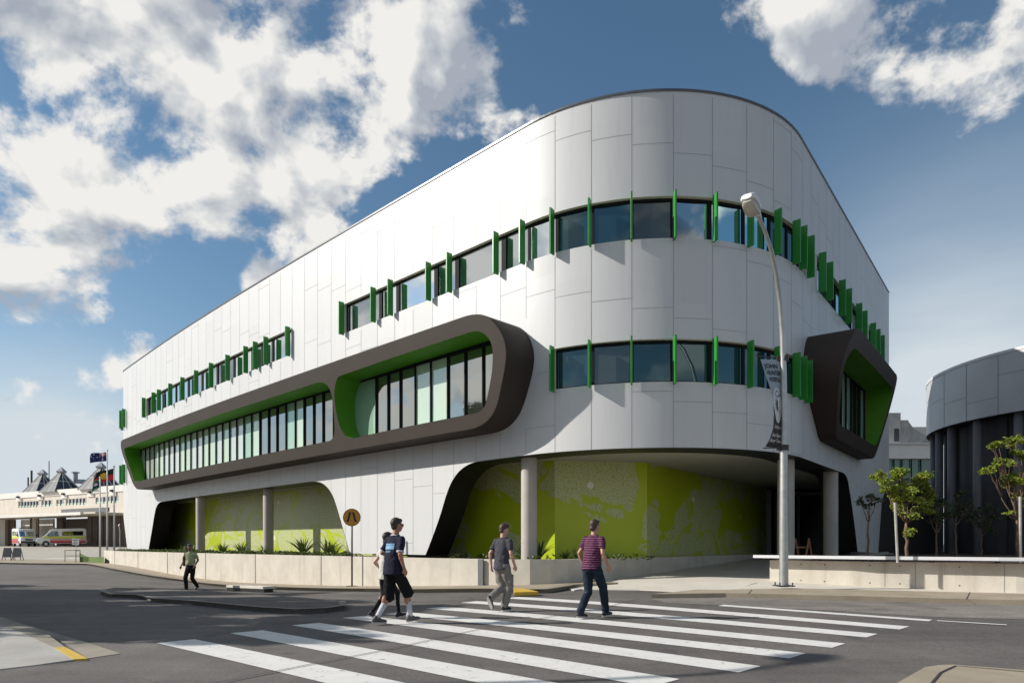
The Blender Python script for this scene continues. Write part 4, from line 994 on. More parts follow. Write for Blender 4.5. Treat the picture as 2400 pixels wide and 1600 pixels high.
for x in (215, 228, 242, 262, 282): p = wq(x, .05); m = MB(); m.box((p[0], p[1], 3), (.18, .1, 4.8), math.atan2(wd[1], wd[0])); m.build('door_frame', M['dkcol'], fw)
M['tube_lamp'] = mat('ceiling_light', (.7, .66, .55), .5)
for x, o in ((95, 3), (112, 4.5), (125, 2.5), (141, 4.2), (156, 3), (172, 4.8), (190, 3), (205, 4.4), (225, 3), (190, 1), (234, 4.5), (262, 3.6), (286, 3.8)):
    p = wq(x, o); m = MB(); m.box((p[0], p[1], 5.47), (1.3, .25, .06), math.atan2(wd[1], wd[0])); m.build('ceiling_light', M['tube_lamp'], fw)
# sloping metal roof behind the parapet, skylights, pipes
rf = MB(); a, b = wq(-170, -6), wq(420, -6); c, d = wq(420, -26), wq(-170, -26)
rf.add([(a[0], a[1], 9.8), (b[0], b[1], 9.8), (c[0], c[1], 14.2), (d[0], d[1], 14.2)], [(0, 1, 2, 3)])
rf.build('roof', M['roofm'], fw); slab([wq(-170, -.3), wq(420, -.3), wq(420, -7), wq(-170, -7)], 9.5, 9.6, M['roofm'], 'roof', fw)
def skylight(x, yb, ya, wpx, off):
    p = wq(x, off); D = p[1]; h0 = 9.6; X = (x - 1200) / F * D; w = wpx / F * D / 2; zt = CZ + (HY - ya) * D / F; a = math.atan2(wd[1], wd[0])
    c_, s_ = math.cos(a), math.sin(a); co = [(X + c_ * i * w - s_ * j * w, D + s_ * i * w + c_ * j * w, h0) for i, j in ((-1, -1), (1, -1), (1, 1), (-1, 1))]; ap = (X, D, zt)
    m = MB(); m.add(co + [ap], [(0, 1, 4), (1, 2, 4), (2, 3, 4), (3, 0, 4)]); sk = m.build('skylight', M['skyl'], fw)
    m = MB()
    for q in co: m.bar(q, ap, .16)
    for i in range(4):
        q0, q1 = Vector(co[i]), Vector(co[(i + 1) % 4])
        for t in (.33, .66): m.bar(q0.lerp(q1, t), Vector(ap).lerp(q0.lerp(q1, .5), .12), .07)
        m.bar(q0.lerp(Vector(ap), .5), q1.lerp(Vector(ap), .5), .06)
    m.build('skylight_rib', M['hwhite'], sk)
    m = MB(); r_ = w * .20; z = zt - .15; m.add([(X - r_, D - r_, z - .25), (X + r_, D - r_, z - .25), (X + r_, D + r_, z - .25), (X - r_, D + r_, z - .25), (X - r_ * 1.2, D - r_ * 1.2, z), (X + r_ * 1.2, D - r_ * 1.2, z), (X + r_ * 1.2, D + r_ * 1.2, z), (X - r_ * 1.2, D + r_ * 1.2, z), (X, D, z + .75)],
        [(0, 1, 5, 4), (1, 2, 6, 5), (2, 3, 7, 6), (3, 0, 4, 7), (4, 5, 8), (5, 6, 8), (6, 7, 8), (7, 4, 8)]); m.build('skylight_cap', M['roofm'], sk)
for a_ in ((100, 1145, 1107, 66, -7), (144, 1141, 1102, 66, -3.6), (237, 1130, 1091, 70, -3.6)): skylight(*a_)
def pipe(x, y0, y1, r_, off, mt='roofm', nm='vent_pipe'):
    p = wq(x, off); D = p[1]; X = (x - 1200) / F * D; m = MB(); m.tube([(X, D, CZ + (HY - y0) * D / F), (X, D, CZ + (HY - y1) * D / F)], r_, 8); return m, X, D
for x, y0, y1, r_ in ((74, 1145, 1102, .16), (177, 1130, 1108, .35), (115, 1125, 1080, .07), (66, 1140, 1118, .12), (192, 1132, 1124, 1.1)):
    m, X, D = pipe(x, y0, y1, r_, -8); m.build('vent_pipe', M['steel_d' if r_ < .3 else 'roofm'], fw)
m, X, D = pipe(177, 1108, 1105.5, .6, -8); m.build('vent_cap', M['roofm'], fw)
# blue sign board
hs = empty('hospital_sign', wq(2, 8) + (5,), 0, 'blue hospital sign board above the canopy, cut by the left edge', 'sign')
M['blue'] = mat('sign_blue', (.012, .035, .12), .4)
sa, sb = np.array(wq(-60, 8)), np.array(wq(72, 8)); ang = math.atan2(sb[1] - sa[1], sb[0] - sa[0])
sp = lambda u, z, o: tuple(sb - np.array([math.cos(ang), math.sin(ang)]) * u + np.array([math.sin(ang), -math.cos(ang)]) * o) + (z,)
m = MB(); m.add([sp(8.5, 5.80, 0), sp(0, 5.80, 0), sp(0, 6.68, 0), sp(8.5, 6.68, 0), sp(8.5, 5.80, -.3), sp(0, 5.80, -.3), sp(0, 6.68, -.3), sp(8.5, 6.68, -.3)], [(0, 1, 2, 3), (4, 5, 6, 7), (0, 1, 5, 4), (1, 2, 6, 5), (2, 3, 7, 6), (3, 0, 4, 7)]); m.build('sign_panel', M['blue'], hs)
m = MB(); m.add([sp(8.5, 4.4, 0), sp(0, 4.4, 0), sp(0, 5.15, 0), sp(8.5, 5.15, 0), sp(8.5, 4.4, -.3), sp(0, 4.4, -.3), sp(0, 5.15, -.3), sp(8.5, 5.15, -.3)], [(0, 1, 2, 3), (4, 5, 6, 7), (0, 1, 5, 4), (1, 2, 6, 5), (2, 3, 7, 6), (3, 0, 4, 7)]); m.build('sign_panel', M['blue'], hs)
V, Fc = text_mesh('HOSPITAL', .85, .02, 'RIGHT'); m = MB(); m.add([sp(.6 - x, 5.94 + y, .03) for x, y in V], Fc); m.build('lettering', M['white'], hs)
m = MB(); m.bar(sp(.2, .8, -.1), sp(.2, 6.4, -.1), .18); m.build('sign_post', M['steel_d'], hs)

# ================================================================ BUILDINGS AT THE RIGHT
cw = empty('curved_building', (31.9, 36, 0), 0, 'curved zinc-banded building on charcoal columns at the right edge', 'building')
cx, cy, cr = 31.9, 36.0, 8.6
def arcp(r_, a0, a1, n): return [(cx + r_ * math.cos(R(a0 + (a1 - a0) * k / n)), cy + r_ * math.sin(R(a0 + (a1 - a0) * k / n))) for k in range(n + 1)]
O = arcp(cr, 100, 320, 60)
m = MB(); n = len(O); m.add([(x, y, z) for z in (7.7, 10.67) for x, y in O] , [(i, i + 1, n + i + 1, n + i) for i in range(n - 1)]); m.build('metal_band', M['metal2'], cw, smooth=True)
I = arcp(cr - 2.1, 100, 320, 60); m = MB(); m.add([(x, y, 7.7) for x, y in O] + [(x, y, 7.7) for x, y in I], [(i, i + 1, n + i + 1, n + i) for i in range(n - 1)]); m.build('band_soffit', M['dkwall'], cw)
slab(O, 10.6, 10.66, M['roofm'], 'roof', cw)
m = MB(); P = arcp(cr + .03, 100, 320, 60); m.add([(x, y, z) for z in (10.60, 10.74) for x, y in P], [(i, i + 1, n + i + 1, n + i) for i in range(n - 1)]); m.build('coping', M['capl'], cw)
m = MB(); n = 61; m.add([(x, y, z) for z in (0, 7.72) for x, y in arcp(cr - .95, 80, 320, 60)] , [(i, i + 1, n + i + 1, n + i) for i in range(n - 1)]); m.build('recessed_wall', M['dkwall'], cw, smooth=True)
m = MB()
for k, a0 in enumerate((150, 162, 174, 186, 198, 210, 222, 234, 246)):
    for z in (8.9,):
        q = arcp(cr + .004, a0, a0 + .22, 1); m.add([(q[0][0], q[0][1], 7.7), (q[1][0], q[1][1], 7.7), (q[1][0], q[1][1], 10.6), (q[0][0], q[0][1], 10.6)], [(0, 1, 2, 3)])
    z = 9.6 - .35 * (k % 4); q = arcp(cr + .004, a0, a0 + 12, 6); m.add([(x, y, z + d) for d in (0, .025) for x, y in q], [(i, i + 1, 7 + i + 1, 7 + i) for i in range(6)])
m.build('band_joint', M['joint'], cw)
for a0 in (152, 163, 174, 188, 203, 215, 228, 240):
    q = arcp(cr - .38, a0, a0, 1)[0]; m = MB(); m.tube([(q[0], q[1], 0), (q[0], q[1], 7.7)], .20, 16); m.build('column', M['dkcol'], cw, smooth=True)
for a0 in (157, 169, 181, 195, 209, 221):
    q = arcp(cr - .9, a0, a0, 1)[0]; m = MB(); m.box((q[0], q[1], 4), (.16, .5, 7.4), R(a0)); m.build('wall_fin', M['dkwall'], cw)
mb_ = empty('link_building', (33, 62, 0), 0, 'weathered concrete building with green glass band seen between the two big buildings', 'building')
def cbox(x0, x1, y0, y1, D, dep, mt, nm, par=mb_):
    X0, X1 = (x0 - 1200) / F * D, (x1 - 1200) / F * D; z0, z1 = CZ + (HY - y1) * D / F, CZ + (HY - y0) * D / F
    m = MB(); m.box(((X0 + X1) / 2, D + dep / 2, (z0 + z1) / 2), (X1 - X0, dep, z1 - z0)); return m.build(nm, mt, par)
cbox(2060, 2200, 1040, 1074, 62, 3, M['hwhite'], 'wall_band'); cbox(2050, 2200, 1037, 1040, 61.8, 3.2, M['capl'], 'ledge')
w = cbox(2060, 2200, 1074, 1132, 62.4, .2, M['ggreen'], 'window')
for x in (2095, 2114, 2136, 2158): cbox(x, x + 1.6, 1076, 1132, 62.2, .12, M['frame'], 'window_frame', w)
cbox(2060, 2200, 1132, 1180, 61.9, 3, M['hwhite'], 'wall_band'); cbox(2050, 2200, 1180, 1290, 66, 1, M['dkwall'], 'wall')
cbox(2070, 2111, 967, 1037, 63, 5, M['wconc'], 'tower'); cbox(2096, 2108, 1004, 1034, 62.96, .1, M['dkwall'], 'opening'); cbox(2112, 2129, 984, 1037, 64, 5, M['wconc'], 'tower')
m = MB(); D = 65
q = [(2127, 984), (2141, 1003), (2168, 1019), (2200, 1030), (2200, 1040), (2127, 1040)]
m.prism([((x - 1200) / F * D, CZ + (HY - y) * D / F) for x, y in q], D, D + 4, lambda a, b, c: (a, c, b)); m.build('stair_wall', M['wconc'], mb_)
cbox(2138, 2200, 1000, 1040, 70, 2, M['hcream'], 'wall')
cbox(2075, 2084, 1150, 1300, 58, .5, M['dkcol'], 'column'); cbox(2076, 2086, 1190, 1222, 57.9, .2, M['hwhite'], 'notice_board')
draped('forecourt', GL([(-900, 1319), (-100, 1318), (200, 1318), (300, 1300), (330, 1287.5), (-900, 1283.5)]), .012, M['court'], step=4)
draped('forecourt', [(-110, 62), (-62, 60), (-60, 118), (-130, 125)], .018, M['court'], step=4)

# ================================================================ LEFT BACKGROUND FURNITURE
def ambulance(loc, rz, label, text):
    t = empty('ambulance', loc, rz, label, 'ambulance', 'ambulances under the canopy')
    B = lambda m, n, mt, par=t, **k: m.build(n, mt, par, local=True, **k)
    # side profile (x forward, z up)
    prof = [(-2.95, .42), (2.35, .42), (2.85, .50), (2.98, .72), (2.95, 1.02), (2.72, 1.22), (2.15, 1.38), (1.45, 2.18), (1.25, 2.36), (.95, 2.46), (-2.2, 2.62), (-2.82, 2.58), (-2.95, 2.40)]
    m = MB(); m.prism(prof, -.98, .98, lambda a, b, c: (a, c, b)); body = B(m, 'body', M['white'], bevel=.07, seg=3)
    for sgn in (-1, 1):
        y = sgn * .985
        def side(P, mt, nm, th=.006, par=t):
            m = MB(); m.prism(P, y, y + sgn * th, lambda a, b, c: (a, c, b)); return B(m, nm, mt, par)
        side([(-2.85, .50), (1.38, .50), (1.38, .82), (-2.85, .82)], M['red'], 'red_stripe'); side([(-2.88, 1.16), (1.7, 1.16), (2.45, 1.2), (2.1, 1.36), (1.9, 1.42), (-2.88, 1.50)], M['lime'], 'lime_stripe')
        for k in range(18):
            for j in (0, 1): side([(-2.85 + k * .235 + (.117 if j else 0), .83 + j * .155), (-2.85 + k * .235 + .117 + (.117 if j else 0), .83 + j * .155), (-2.85 + k * .235 + .117 + (.117 if j else 0), .98 + j * .155), (-2.85 + k * .235 + (.117 if j else 0), .98 + j * .155)], M['red'], 'checker')
        side([(.35, 1.48), (1.62, 1.40), (1.62, 1.62), (1.22, 2.12), (.45, 2.16)], M['gl_car'], 'side_window', .012)
        w = side([(-2.55, 1.60), (-.05, 1.55), (-.05, 2.14), (-2.55, 2.22)], M['gl_car'], 'side_window', .012)
        V, Fc = text_mesh('Emergency', .26, .008); m = MB(); m.add([((-.15 - x) if sgn > 0 else (-1.45 + x), y + sgn * .016, 1.90 + z) for x, z in V], Fc); B(m, 'lettering', M['lime'])
        V, Fc = text_mesh('Ambulance', .26, .008); m = MB(); m.add([((-.20 - x) if sgn > 0 else (-1.50 + x), y + sgn * .016, 1.64 + z) for x, z in V], Fc); B(m, 'lettering', M['lime'])
        for x in (-1.85, 1.85):
            m = MB(); m.tube([(x, sgn * .99, .36), (x, sgn * .74, .36)], .36, 20); wh = B(m, 'wheel', M['tyre'], auto=40)
            m = MB(); m.tube([(x, sgn * 1.0, .36), (x, sgn * .9, .36)], .21, 16); m.build('rim', M['steel'], wh, local=True, auto=40)
            m = MB(); m.tube([(x, sgn * .982, .40), (x, sgn * .975, .40)], .43, 20); B(m, 'wheel_arch', M['ink'])
        m = MB(); m.ball((1.62, sgn * 1.16, 1.62), (.06, .10, .17)); B(m, 'mirror', M['ink'], smooth=True)
        m = MB(); m.ball((2.72, sgn * .74, .98), (.22, .17, .14), M=Matrix.Rotation(R(20), 3, 'Y')); B(m, 'headlight', M['lampglass'], smooth=True)
    m = MB(); m.add([(2.16, -.84, 1.42), (2.16, .84, 1.42), (1.50, .76, 2.16), (1.50, -.76, 2.16), (2.12, -.84, 1.40), (2.12, .84, 1.40)], [(0, 1, 2, 3)])
    m = MB(); m.add([(2.11, -.86, 1.47), (2.11, .86, 1.47), (1.53, .80, 2.14), (1.53, -.80, 2.14)], [(0, 1, 2, 3)]); o = B(m, 'windscreen', M['gl_car'])
    m = MB(); m.box((2.80, 0, .62), (.42, 1.86, .30)); B(m, 'bumper', M['ink'], bevel=.05)
    m = MB(); m.box((2.93, 0, .96), (.10, .9, .24)); B(m, 'grille', M['ink'], bevel=.02)
    m = MB(); m.add([(2.22, -.8, 1.385), (2.22, .8, 1.385), (2.70, .72, 1.245), (2.70, -.72, 1.245)], [(0, 1, 2, 3)]); B(m, 'bonnet_stripe', M['lime'])
    m = MB(); m.box((.75, 0, 2.60), (.34, 1.5, .12)); B(m, 'light_bar', M['ink'], bevel=.03)
    m = MB(); m.box((2.99, 0, .62), (.03, .42, .11)); B(m, 'number_plate', M['white'])
    return t
M['red'] = mat('ambulance_red', (.50, .02, .03), .4); M['lime'] = mat('ambulance_lime', (.55, .60, .03), .4); M['tyre'] = mat('tyre', (.015, .015, .016), .8); M['lampglass'] = mat('headlight_glass', (.55, .56, .58), .15)
def place(x, D, dz=0): X = (x - 1200) / F * D; return (X, D, gz(X, D) + .02 + dz)
ambulance(place(144, 97), R(216), 'ambulance seen from its side, facing left under the canopy', 1)
ambulance(place(57, 99), R(-44), 'ambulance facing the camera beside the side-on one', 1)
def flagpole(x, ytop, ybot, D, label):
    X = (x - 1200) / F * D; z0 = CZ + (HY - ybot) * D / F; z1 = CZ + (HY - ytop) * D / F
    t = empty('flagpole', (X, D, z0 - .8), 0, label, 'flagpole', 'flagpoles by the wing')
    m = MB(); m.tube([(X, D, z0 - .8), (X, D, z1)], [.085, .05], 10); m.build('pole', M['white'], t, smooth=True)
    m = MB(); m.ball((X, D, z1 + .05), .08); m.build('finial', M['steel'], t, smooth=True); return X, D, z1
fpA = flagpole(234.5, 1120, 1292, 60, 'shortest flagpole, left of the other two, with crumpled flag')
fpB = flagpole(251.3, 1056, 1288, 61, 'tallest flagpole carrying the blue flag with white stars')
fpC = flagpole(267.5, 1094, 1287, 61, 'flagpole with black, red and yellow flag, nearest the white building')
M['fblue'] = mat('flag_blue', (.012, .02, .11), .8); M['fred'] = mat('flag_red', (.55, .02, .03), .8); M['fblack'] = mat('flag_black', (.012, .012, .012), .8); M['fyel'] = mat('flag_yellow', (.72, .42, .02), .8)
M['fgreen'] = mat('flag_green', (.01, .20, .08), .8); M['fwhite'] = mat('flag_white', (.75, .75, .74), .8)
def flag(pole, w, h, sag, amp, label, pieces, ph=0, drop=0):
    X, D, z1 = pole; t = empty('flag', (X, D, z1 - h), 0, label, 'flag')
    def fm(u, v, off):   # u 0 at the pole .. 1 at the fly (blown to the left), v 0 bottom .. 1 top
        return (X - .06 - u * w * (1 - .05 * math.sin(6 * u)), D - off - .16 * math.sin(7 * u + 2 * v + ph) * (u ** .6), z1 - .12 - h + v * h - sag * u ** 1.3 - amp * math.sin(7 * u + ph) * u)
    for nm, mt, rects, off in pieces:
        m = MB()
        for P in rects:
            if len(P) == 4 and not isinstance(P[0], tuple): u0, v0, u1, v1 = P; N = 10; G_ = [(u0 + (u1 - u0) * i / N, v0 + (v1 - v0) * j / 4) for j in range(5) for i in range(N + 1)]; m.add([fm(u, v, off) for u, v in G_], [(j * 11 + i, j * 11 + i + 1, (j + 1) * 11 + i + 1, (j + 1) * 11 + i) for j in range(4) for i in range(N)])
            else: m.add([fm(u, v, off) for u, v in P], [tuple(range(len(P)))])
        m.build(nm, mt, t)
star = lambda cu, cv, r_: [(cu + r_ * .5 * (1 if k % 2 == 0 else .5) * math.cos(math.pi * k / 7), cv + r_ * (1 if k % 2 == 0 else .5) * math.sin(math.pi * k / 7)) for k in range(14)]
circ = lambda cu, cv, ru, rv: [(cu + ru * math.cos(2 * math.pi * k / 24), cv + rv * math.sin(2 * math.pi * k / 24)) for k in range(24)]
flag(fpB, 1.38, .80, .16, .05, 'blue flag with white stars and red cross canton on the tallest pole', [('cloth', M['fblue'], [(0, 0, 1, 1)], 0),
     ('white_cross', M['fwhite'], [(0, .70, .5, .82), (.21, .5, .29, 1), [(0, .5), (.04, .5), (.5, .94), (.5, 1), (.46, 1), (0, .56)], [(.5, .5), (.46, .5), (0, .94), (0, 1), (.04, 1), (.5, .56)]], .008),
     ('red_cross', M['fred'], [(0, .735, .5, .785), (.23, .5, .27, 1), [(0, .5), (.02, .5), (.5, .98), (.5, 1), (.48, 1), (0, .52)]], .014), ('star', M['fwhite'], [star(.25, .25, .15), star(.75, .82, .08), star(.88, .62, .08), star(.62, .52, .08), star(.75, .18, .08), star(.80, .42, .05)], .010)])
flag(fpC, 1.75, 1.0, .55, .08, 'flag with black top, red bottom and yellow disc on the right pole', [('black_half', M['fblack'], [(0, .5, 1, 1)], 0), ('red_half', M['fred'], [(0, 0, 1, .5)], 0), ('yellow_disc', M['fyel'], [circ(.5, .5, .17, .29)], .010)], .8)
flag(fpA, .66, .75, .35, .15, 'crumpled green, blue and black flag with white emblem on the shortest pole', [('green_stripe', M['fgreen'], [(0, .78, 1, 1), (0, 0, 1, .22)], 0), ('black_stripe', M['fblack'], [(0, .68, 1, .78), (0, .22, 1, .32)], 0), ('blue_field', M['fblue'], [(0, .32, 1, .68)], 0), ('emblem', M['fwhite'], [circ(.45, .5, .18, .15)], .010)], 2)
# notice in front of the ambulance, rail, folding boards
x_, y_, z_ = place(178, 66); ns = empty('notice_sign', (x_, y_, z_), 0, 'small white notice with dark lines in front of the ambulance', 'sign')
m = MB(); m.tube([(x_, y_, z_), (x_, y_, z_ + 1.6)], .03, 8); m.build('post', M['steel'], ns)
m = MB(); m.box((x_, y_ - .05, z_ + 1.45), (.66, .03, .6)); m.build('sign_face', M['white'], ns)
m = MB()
for k, w in enumerate((.5, .28, .46)): m.box((x_, y_ - .07, z_ + 1.62 - k * .17), (w, .006, .06))
m.build('printed_line', M['ink'], ns)
x_, y_, z_ = place(170, 56); rl = empty('hand_rail', (x_, y_, z_), 0, 'low tubular steel barrier rail beside the grass mound', 'barrier')
m = MB(); m.tube([(x_ - .62, y_, z_ - .1), (x_ - .62, y_, z_ + 1.05), (x_ + .60, y_, z_ + 1.05), (x_ + .66, y_ - .6, z_ + 1.0), (x_ + .66, y_ - .6, z_ - .1)], .028, 8); m.build('frame', M['steel_d'], rl)
m = MB(); m.tube([(x_ - .62, y_, z_ + .60), (x_ + .62, y_, z_ + .60)], .022, 8); m.build('mid_bar', M['steel_d'], rl); m = MB(); m.tube([(x_ + .62, y_, z_ + 1.05), (x_ + .62, y_, z_ - .1)], .026, 8); m.build('leg', M['steel_d'], rl)
for x, lab in ((16, 'dark folding board at the left edge, left of its twin'), (39, 'dark folding board standing right of its twin near the rail')):
    x_, y_, z_ = place(x, 58); t = empty('folding_board', (x_, y_, z_), R(12), lab, 'board', 'folding boards on the forecourt')
    m = MB(); m.add([(-.35, -.02, .35), (.35, -.02, .35), (.28, .10, 1.15), (-.28, .10, 1.15), (-.35, .02, .35), (.35, .02, .35), (.28, .14, 1.15), (-.28, .14, 1.15)], [(0, 1, 2, 3), (4, 5, 6, 7), (0, 1, 5, 4), (1, 2, 6, 5), (2, 3, 7, 6), (3, 0, 4, 7)]); m.build('panel', M['dkcol'], t, local=True)
    for sx in (-1, 1):
        m = MB(); m.bar((sx * .3, 0, .38), (sx * .36, -.1, 0), .04); m.build('leg', M['steel_d'], t, local=True); m = MB(); m.bar((sx * .27, .14, 1.0), (sx * .33, .5, 0), .04); m.build('leg', M['steel_d'], t, local=True)
x_, y_, z_ = place(281, 62); t = empty('bollard_light', (x_, y_, z_), 0, 'thin grey post with hooped head right of the flagpoles', 'post')
m = MB(); m.tube([(x_, y_, z_ - .5), (x_, y_, z_ + 2.6), (x_ - .1, y_, z_ + 3.1), (x_, y_, z_ + 3.3), (x_ + .1, y_, z_ + 3.1), (x_ + .04, y_, z_ + 2.6)], .045, 8); m.build('hoop', M['steel'], t)

# sawhorse barricade in the undercroft
x_, y_ = (1880 - 1200) / F * 24.5, 24.5; z_ = .86; t = empty('sawhorse', (x_, y_, z_), 0, 'orange-brown wooden sawhorse in the dark undercroft behind the bench', 'sawhorse')
for i, sx in enumerate((-1, 1)):
    for a in (-1, 1): m = MB(); m.bar((x_ + sx * .24, y_, z_ + .72), (x_ + sx * .24 + a * .16, y_ + a * .1, z_), .05); m.build('leg', M['timber2' if False else 'timber'], t)
m = MB(); m.bar((x_ - .24, y_, z_ + .40), (x_ + .24, y_, z_ + .40), .06); m.build('rail', M['timber'], t)

# ================================================================ TREES AND PLANTS
def leaf_mat(name, c0, c1, gloss=.45):
    def f(N, L, b, tc, geo):
        c = ramp_node(N, L, noise_node(N, L, geo.outputs['Position'], 3.0, 4), [(.3, c0), (.7, c1)])
        L.new(c, b.inputs['Base Color']); b.inputs['Subsurface Weight'].default_value = 0
        t = N.new('ShaderNodeBsdfTranslucent'); L.new(c, t.inputs[0]); ms = N.new('ShaderNodeMixShader'); ms.inputs[0].default_value = .28
        o = [n for n in N if n.type == 'OUTPUT_MATERIAL'][0]; L.new(b.outputs[0], ms.inputs[1]); L.new(t.outputs[0], ms.inputs[2]); L.new(ms.outputs[0], o.inputs[0])
    return mat(name, c0, gloss, build=f)
M['leaf'] = leaf_mat('leaf_green', (.12, .18, .015), (.30, .35, .04)); M['leaf_g'] = leaf_mat('gum_leaf', (.045, .07, .03), (.09, .12, .05)); M['leaf_p'] = leaf_mat('strap_leaf', (.05, .09, .02), (.14, .18, .05))
M['leaf_shade'] = leaf_mat('shaded_leaf', (.03, .05, .015), (.07, .10, .03))  # darker copy of the leaf green: the yard's shade is put into its colour
M['bark'] = mat('bark', (.16, .10, .065), .9, noise=(9, .4)); M['bark_g'] = mat('gum_bark', (.35, .31, .26), .85, noise=(3, .35)); M['stake'] = mat('stake', (.36, .34, .31), .8, noise=(8, .25))
def leaves(m, c, r_, n, ls, rng, droop=.3):
    c = Vector(c)
    for _ in range(n):
        while True:
            p = Vector((rng.uniform(-1, 1), rng.uniform(-1, 1), rng.uniform(-1, 1)))
            if p.length <= 1: break
        p = Vector((p.x * r_[0], p.y * r_[1], p.z * r_[2])) * (.55 + .45 * rng.random()) + c
        a = rng.uniform(0, 6.283); d = Vector((math.cos(a), math.sin(a), rng.uniform(-.9, .5) - droop)).normalized()
        n_ = d.cross(Vector((rng.uniform(-1, 1), rng.uniform(-1, 1), rng.uniform(-.2, 1)))).normalized(); w = n_ * ls * rng.uniform(.20, .30); l = d * ls * rng.uniform(.7, 1.25); k = d.cross(n_) * ls * .12
        m.add([p, p + l * .35 + w + k, p + l * .7 + w * .7 + k, p + l, p + l * .7 - w * .7 + k, p + l * .35 - w + k], [(0, 1, 2, 3), (0, 3, 4, 5)])
def limb_path(a, b, rng, wob=.06, n=6):
    a, b = Vector(a), Vector(b); L_ = (b - a).length
    return [a.lerp(b, i / n) + Vector((rng.uniform(-1, 1), rng.uniform(-1, 1), rng.uniform(-.5, .5))) * wob * L_ * (1 if 0 < i < n else 0) for i in range(n + 1)]
def tree(name, base, label, clumps, fork, tr, lm, bm_, ls, dens, seed, group=None, trunk_top=None):
    rng = random.Random(seed); t = empty(name, base, 0, label, 'tree', group); m = MB(); b = Vector(base); fk = Vector(fork)
    m.tube(limb_path(b, fk, rng, .02), [tr * (1 - .07 * i) for i in range(7)], 8)
    for c, r_ in clumps:
        c = Vector(c); mid = fk.lerp(c, .55) + Vector((0, 0, -.12 * (c - fk).length)); P = limb_path(fk, mid, rng, .05, 4) + limb_path(mid, c, rng, .05, 3)[1:]
        m.tube(P, [tr * .5 * (1 - .11 * i) for i in range(len(P))], 6)
        for _ in range(5):
            e = c + Vector((rng.uniform(-1, 1) * r_[0], rng.uniform(-1, 1) * r_[1], rng.uniform(-.8, 1) * r_[2])) * .9
            m.tube(limb_path(mid.lerp(c, rng.random()), e, rng, .08, 3), [tr * .16, tr * .13, tr * .10, tr * .06], 5)
    m.build('trunk', bm_, t, smooth=True)
    m = MB()
    for c, r_ in clumps:
        for k in range(6):
            cc = Vector(c) + Vector((rng.uniform(-1, 1) * r_[0], rng.uniform(-1, 1) * r_[1], rng.uniform(-1, 1) * r_[2])) * .62
            leaves(m, cc, [q * rng.uniform(.34, .55) for q in r_], int(dens * r_[0] * r_[2] / 6) + 4, ls, rng)
    m.build('crown', lm, t); return t
def tp(x, y, D): return Wp(x, y, D)
# two young street trees behind the bench, with their stakes
D = 18.3
tree('young_tree', tp(2126, 1312, D), 'young green street tree with bushy crown behind the bench', [(tp(x, y, D + dd), (rx, .45, rz * 1.35)) for x, y, dd, rx, rz in
     [(2110, 1118, 0, .30, .22), (2074, 1135, -.2, .30, .16), (2150, 1125, .2, .32, .24), (2175, 1150, .3, .22, .28), (2130, 1160, -.3, .32, .22), (2060, 1112, .2, .16, .12), (2090, 1150, .1, .22, .14), (2168, 1188, .1, .26, .14), (2110, 1178, .3, .22, .16), (2126, 1205, 0, .22, .12), (2128, 1245, -.1, .10, .10)]],
     tp(2124, 1225, D), .05, M['leaf'], M['bark'], .085, 8800, 11, 'young street trees')
tree('young_tree', tp(2386, 1312, D), 'slender young tree with separate leaf clusters at the right edge', [(tp(x, y, D + dd), (rx, .35, rz * 1.3)) for x, y, dd, rx, rz in
     [(2340, 1042, 0, .24, .10), (2378, 1030, .2, .22, .14), (2400, 1060, -.2, .20, .14), (2353, 1085, 0, .20, .14), (2320, 1100, .1, .18, .09), (2375, 1125, .1, .28, .16), (2400, 1112, -.1, .22, .22), (2392, 1160, .2, .16, .10), (2440, 1070, 0, .3, .3), (2360, 1200, 0, .05, .05)]],
     tp(2383, 1218, D), .045, M['leaf'], M['bark'], .085, 10500, 5, 'young street trees')
for x0, x1, y1, lab in ((2104, 2097.5, 1177, 'grey timber tree stake leaning beside the bushy young tree'), (2392, 2391, 1163, 'grey timber tree stake beside the slender tree at the right edge')):
    a, b_ = tp(x0, 1318, 17.2), tp(x1, y1, 17.2); m = MB(); m.tube([a, b_], .033, 8); o = m.build('tree_stake', M['stake']); tag(o, lab, 'stake', 'tree stakes')
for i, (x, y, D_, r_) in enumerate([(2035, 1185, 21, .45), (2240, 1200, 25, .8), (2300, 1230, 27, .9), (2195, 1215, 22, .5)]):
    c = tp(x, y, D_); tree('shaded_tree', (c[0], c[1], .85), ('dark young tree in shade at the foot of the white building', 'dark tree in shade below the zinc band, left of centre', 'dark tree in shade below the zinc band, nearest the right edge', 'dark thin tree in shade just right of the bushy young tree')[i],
         [((c[0] + a * r_, c[1], c[2] + b_ * r_), (r_ * .5, r_ * .5, r_ * .35)) for a, b_ in ((0, 0), (.5, .3), (-.5, .4), (.1, .8))], (c[0], c[1], c[2] - .5), .04, M['leaf_shade'], M['bark'], .10, 1100, 40 + i, 'shaded trees in the yard')
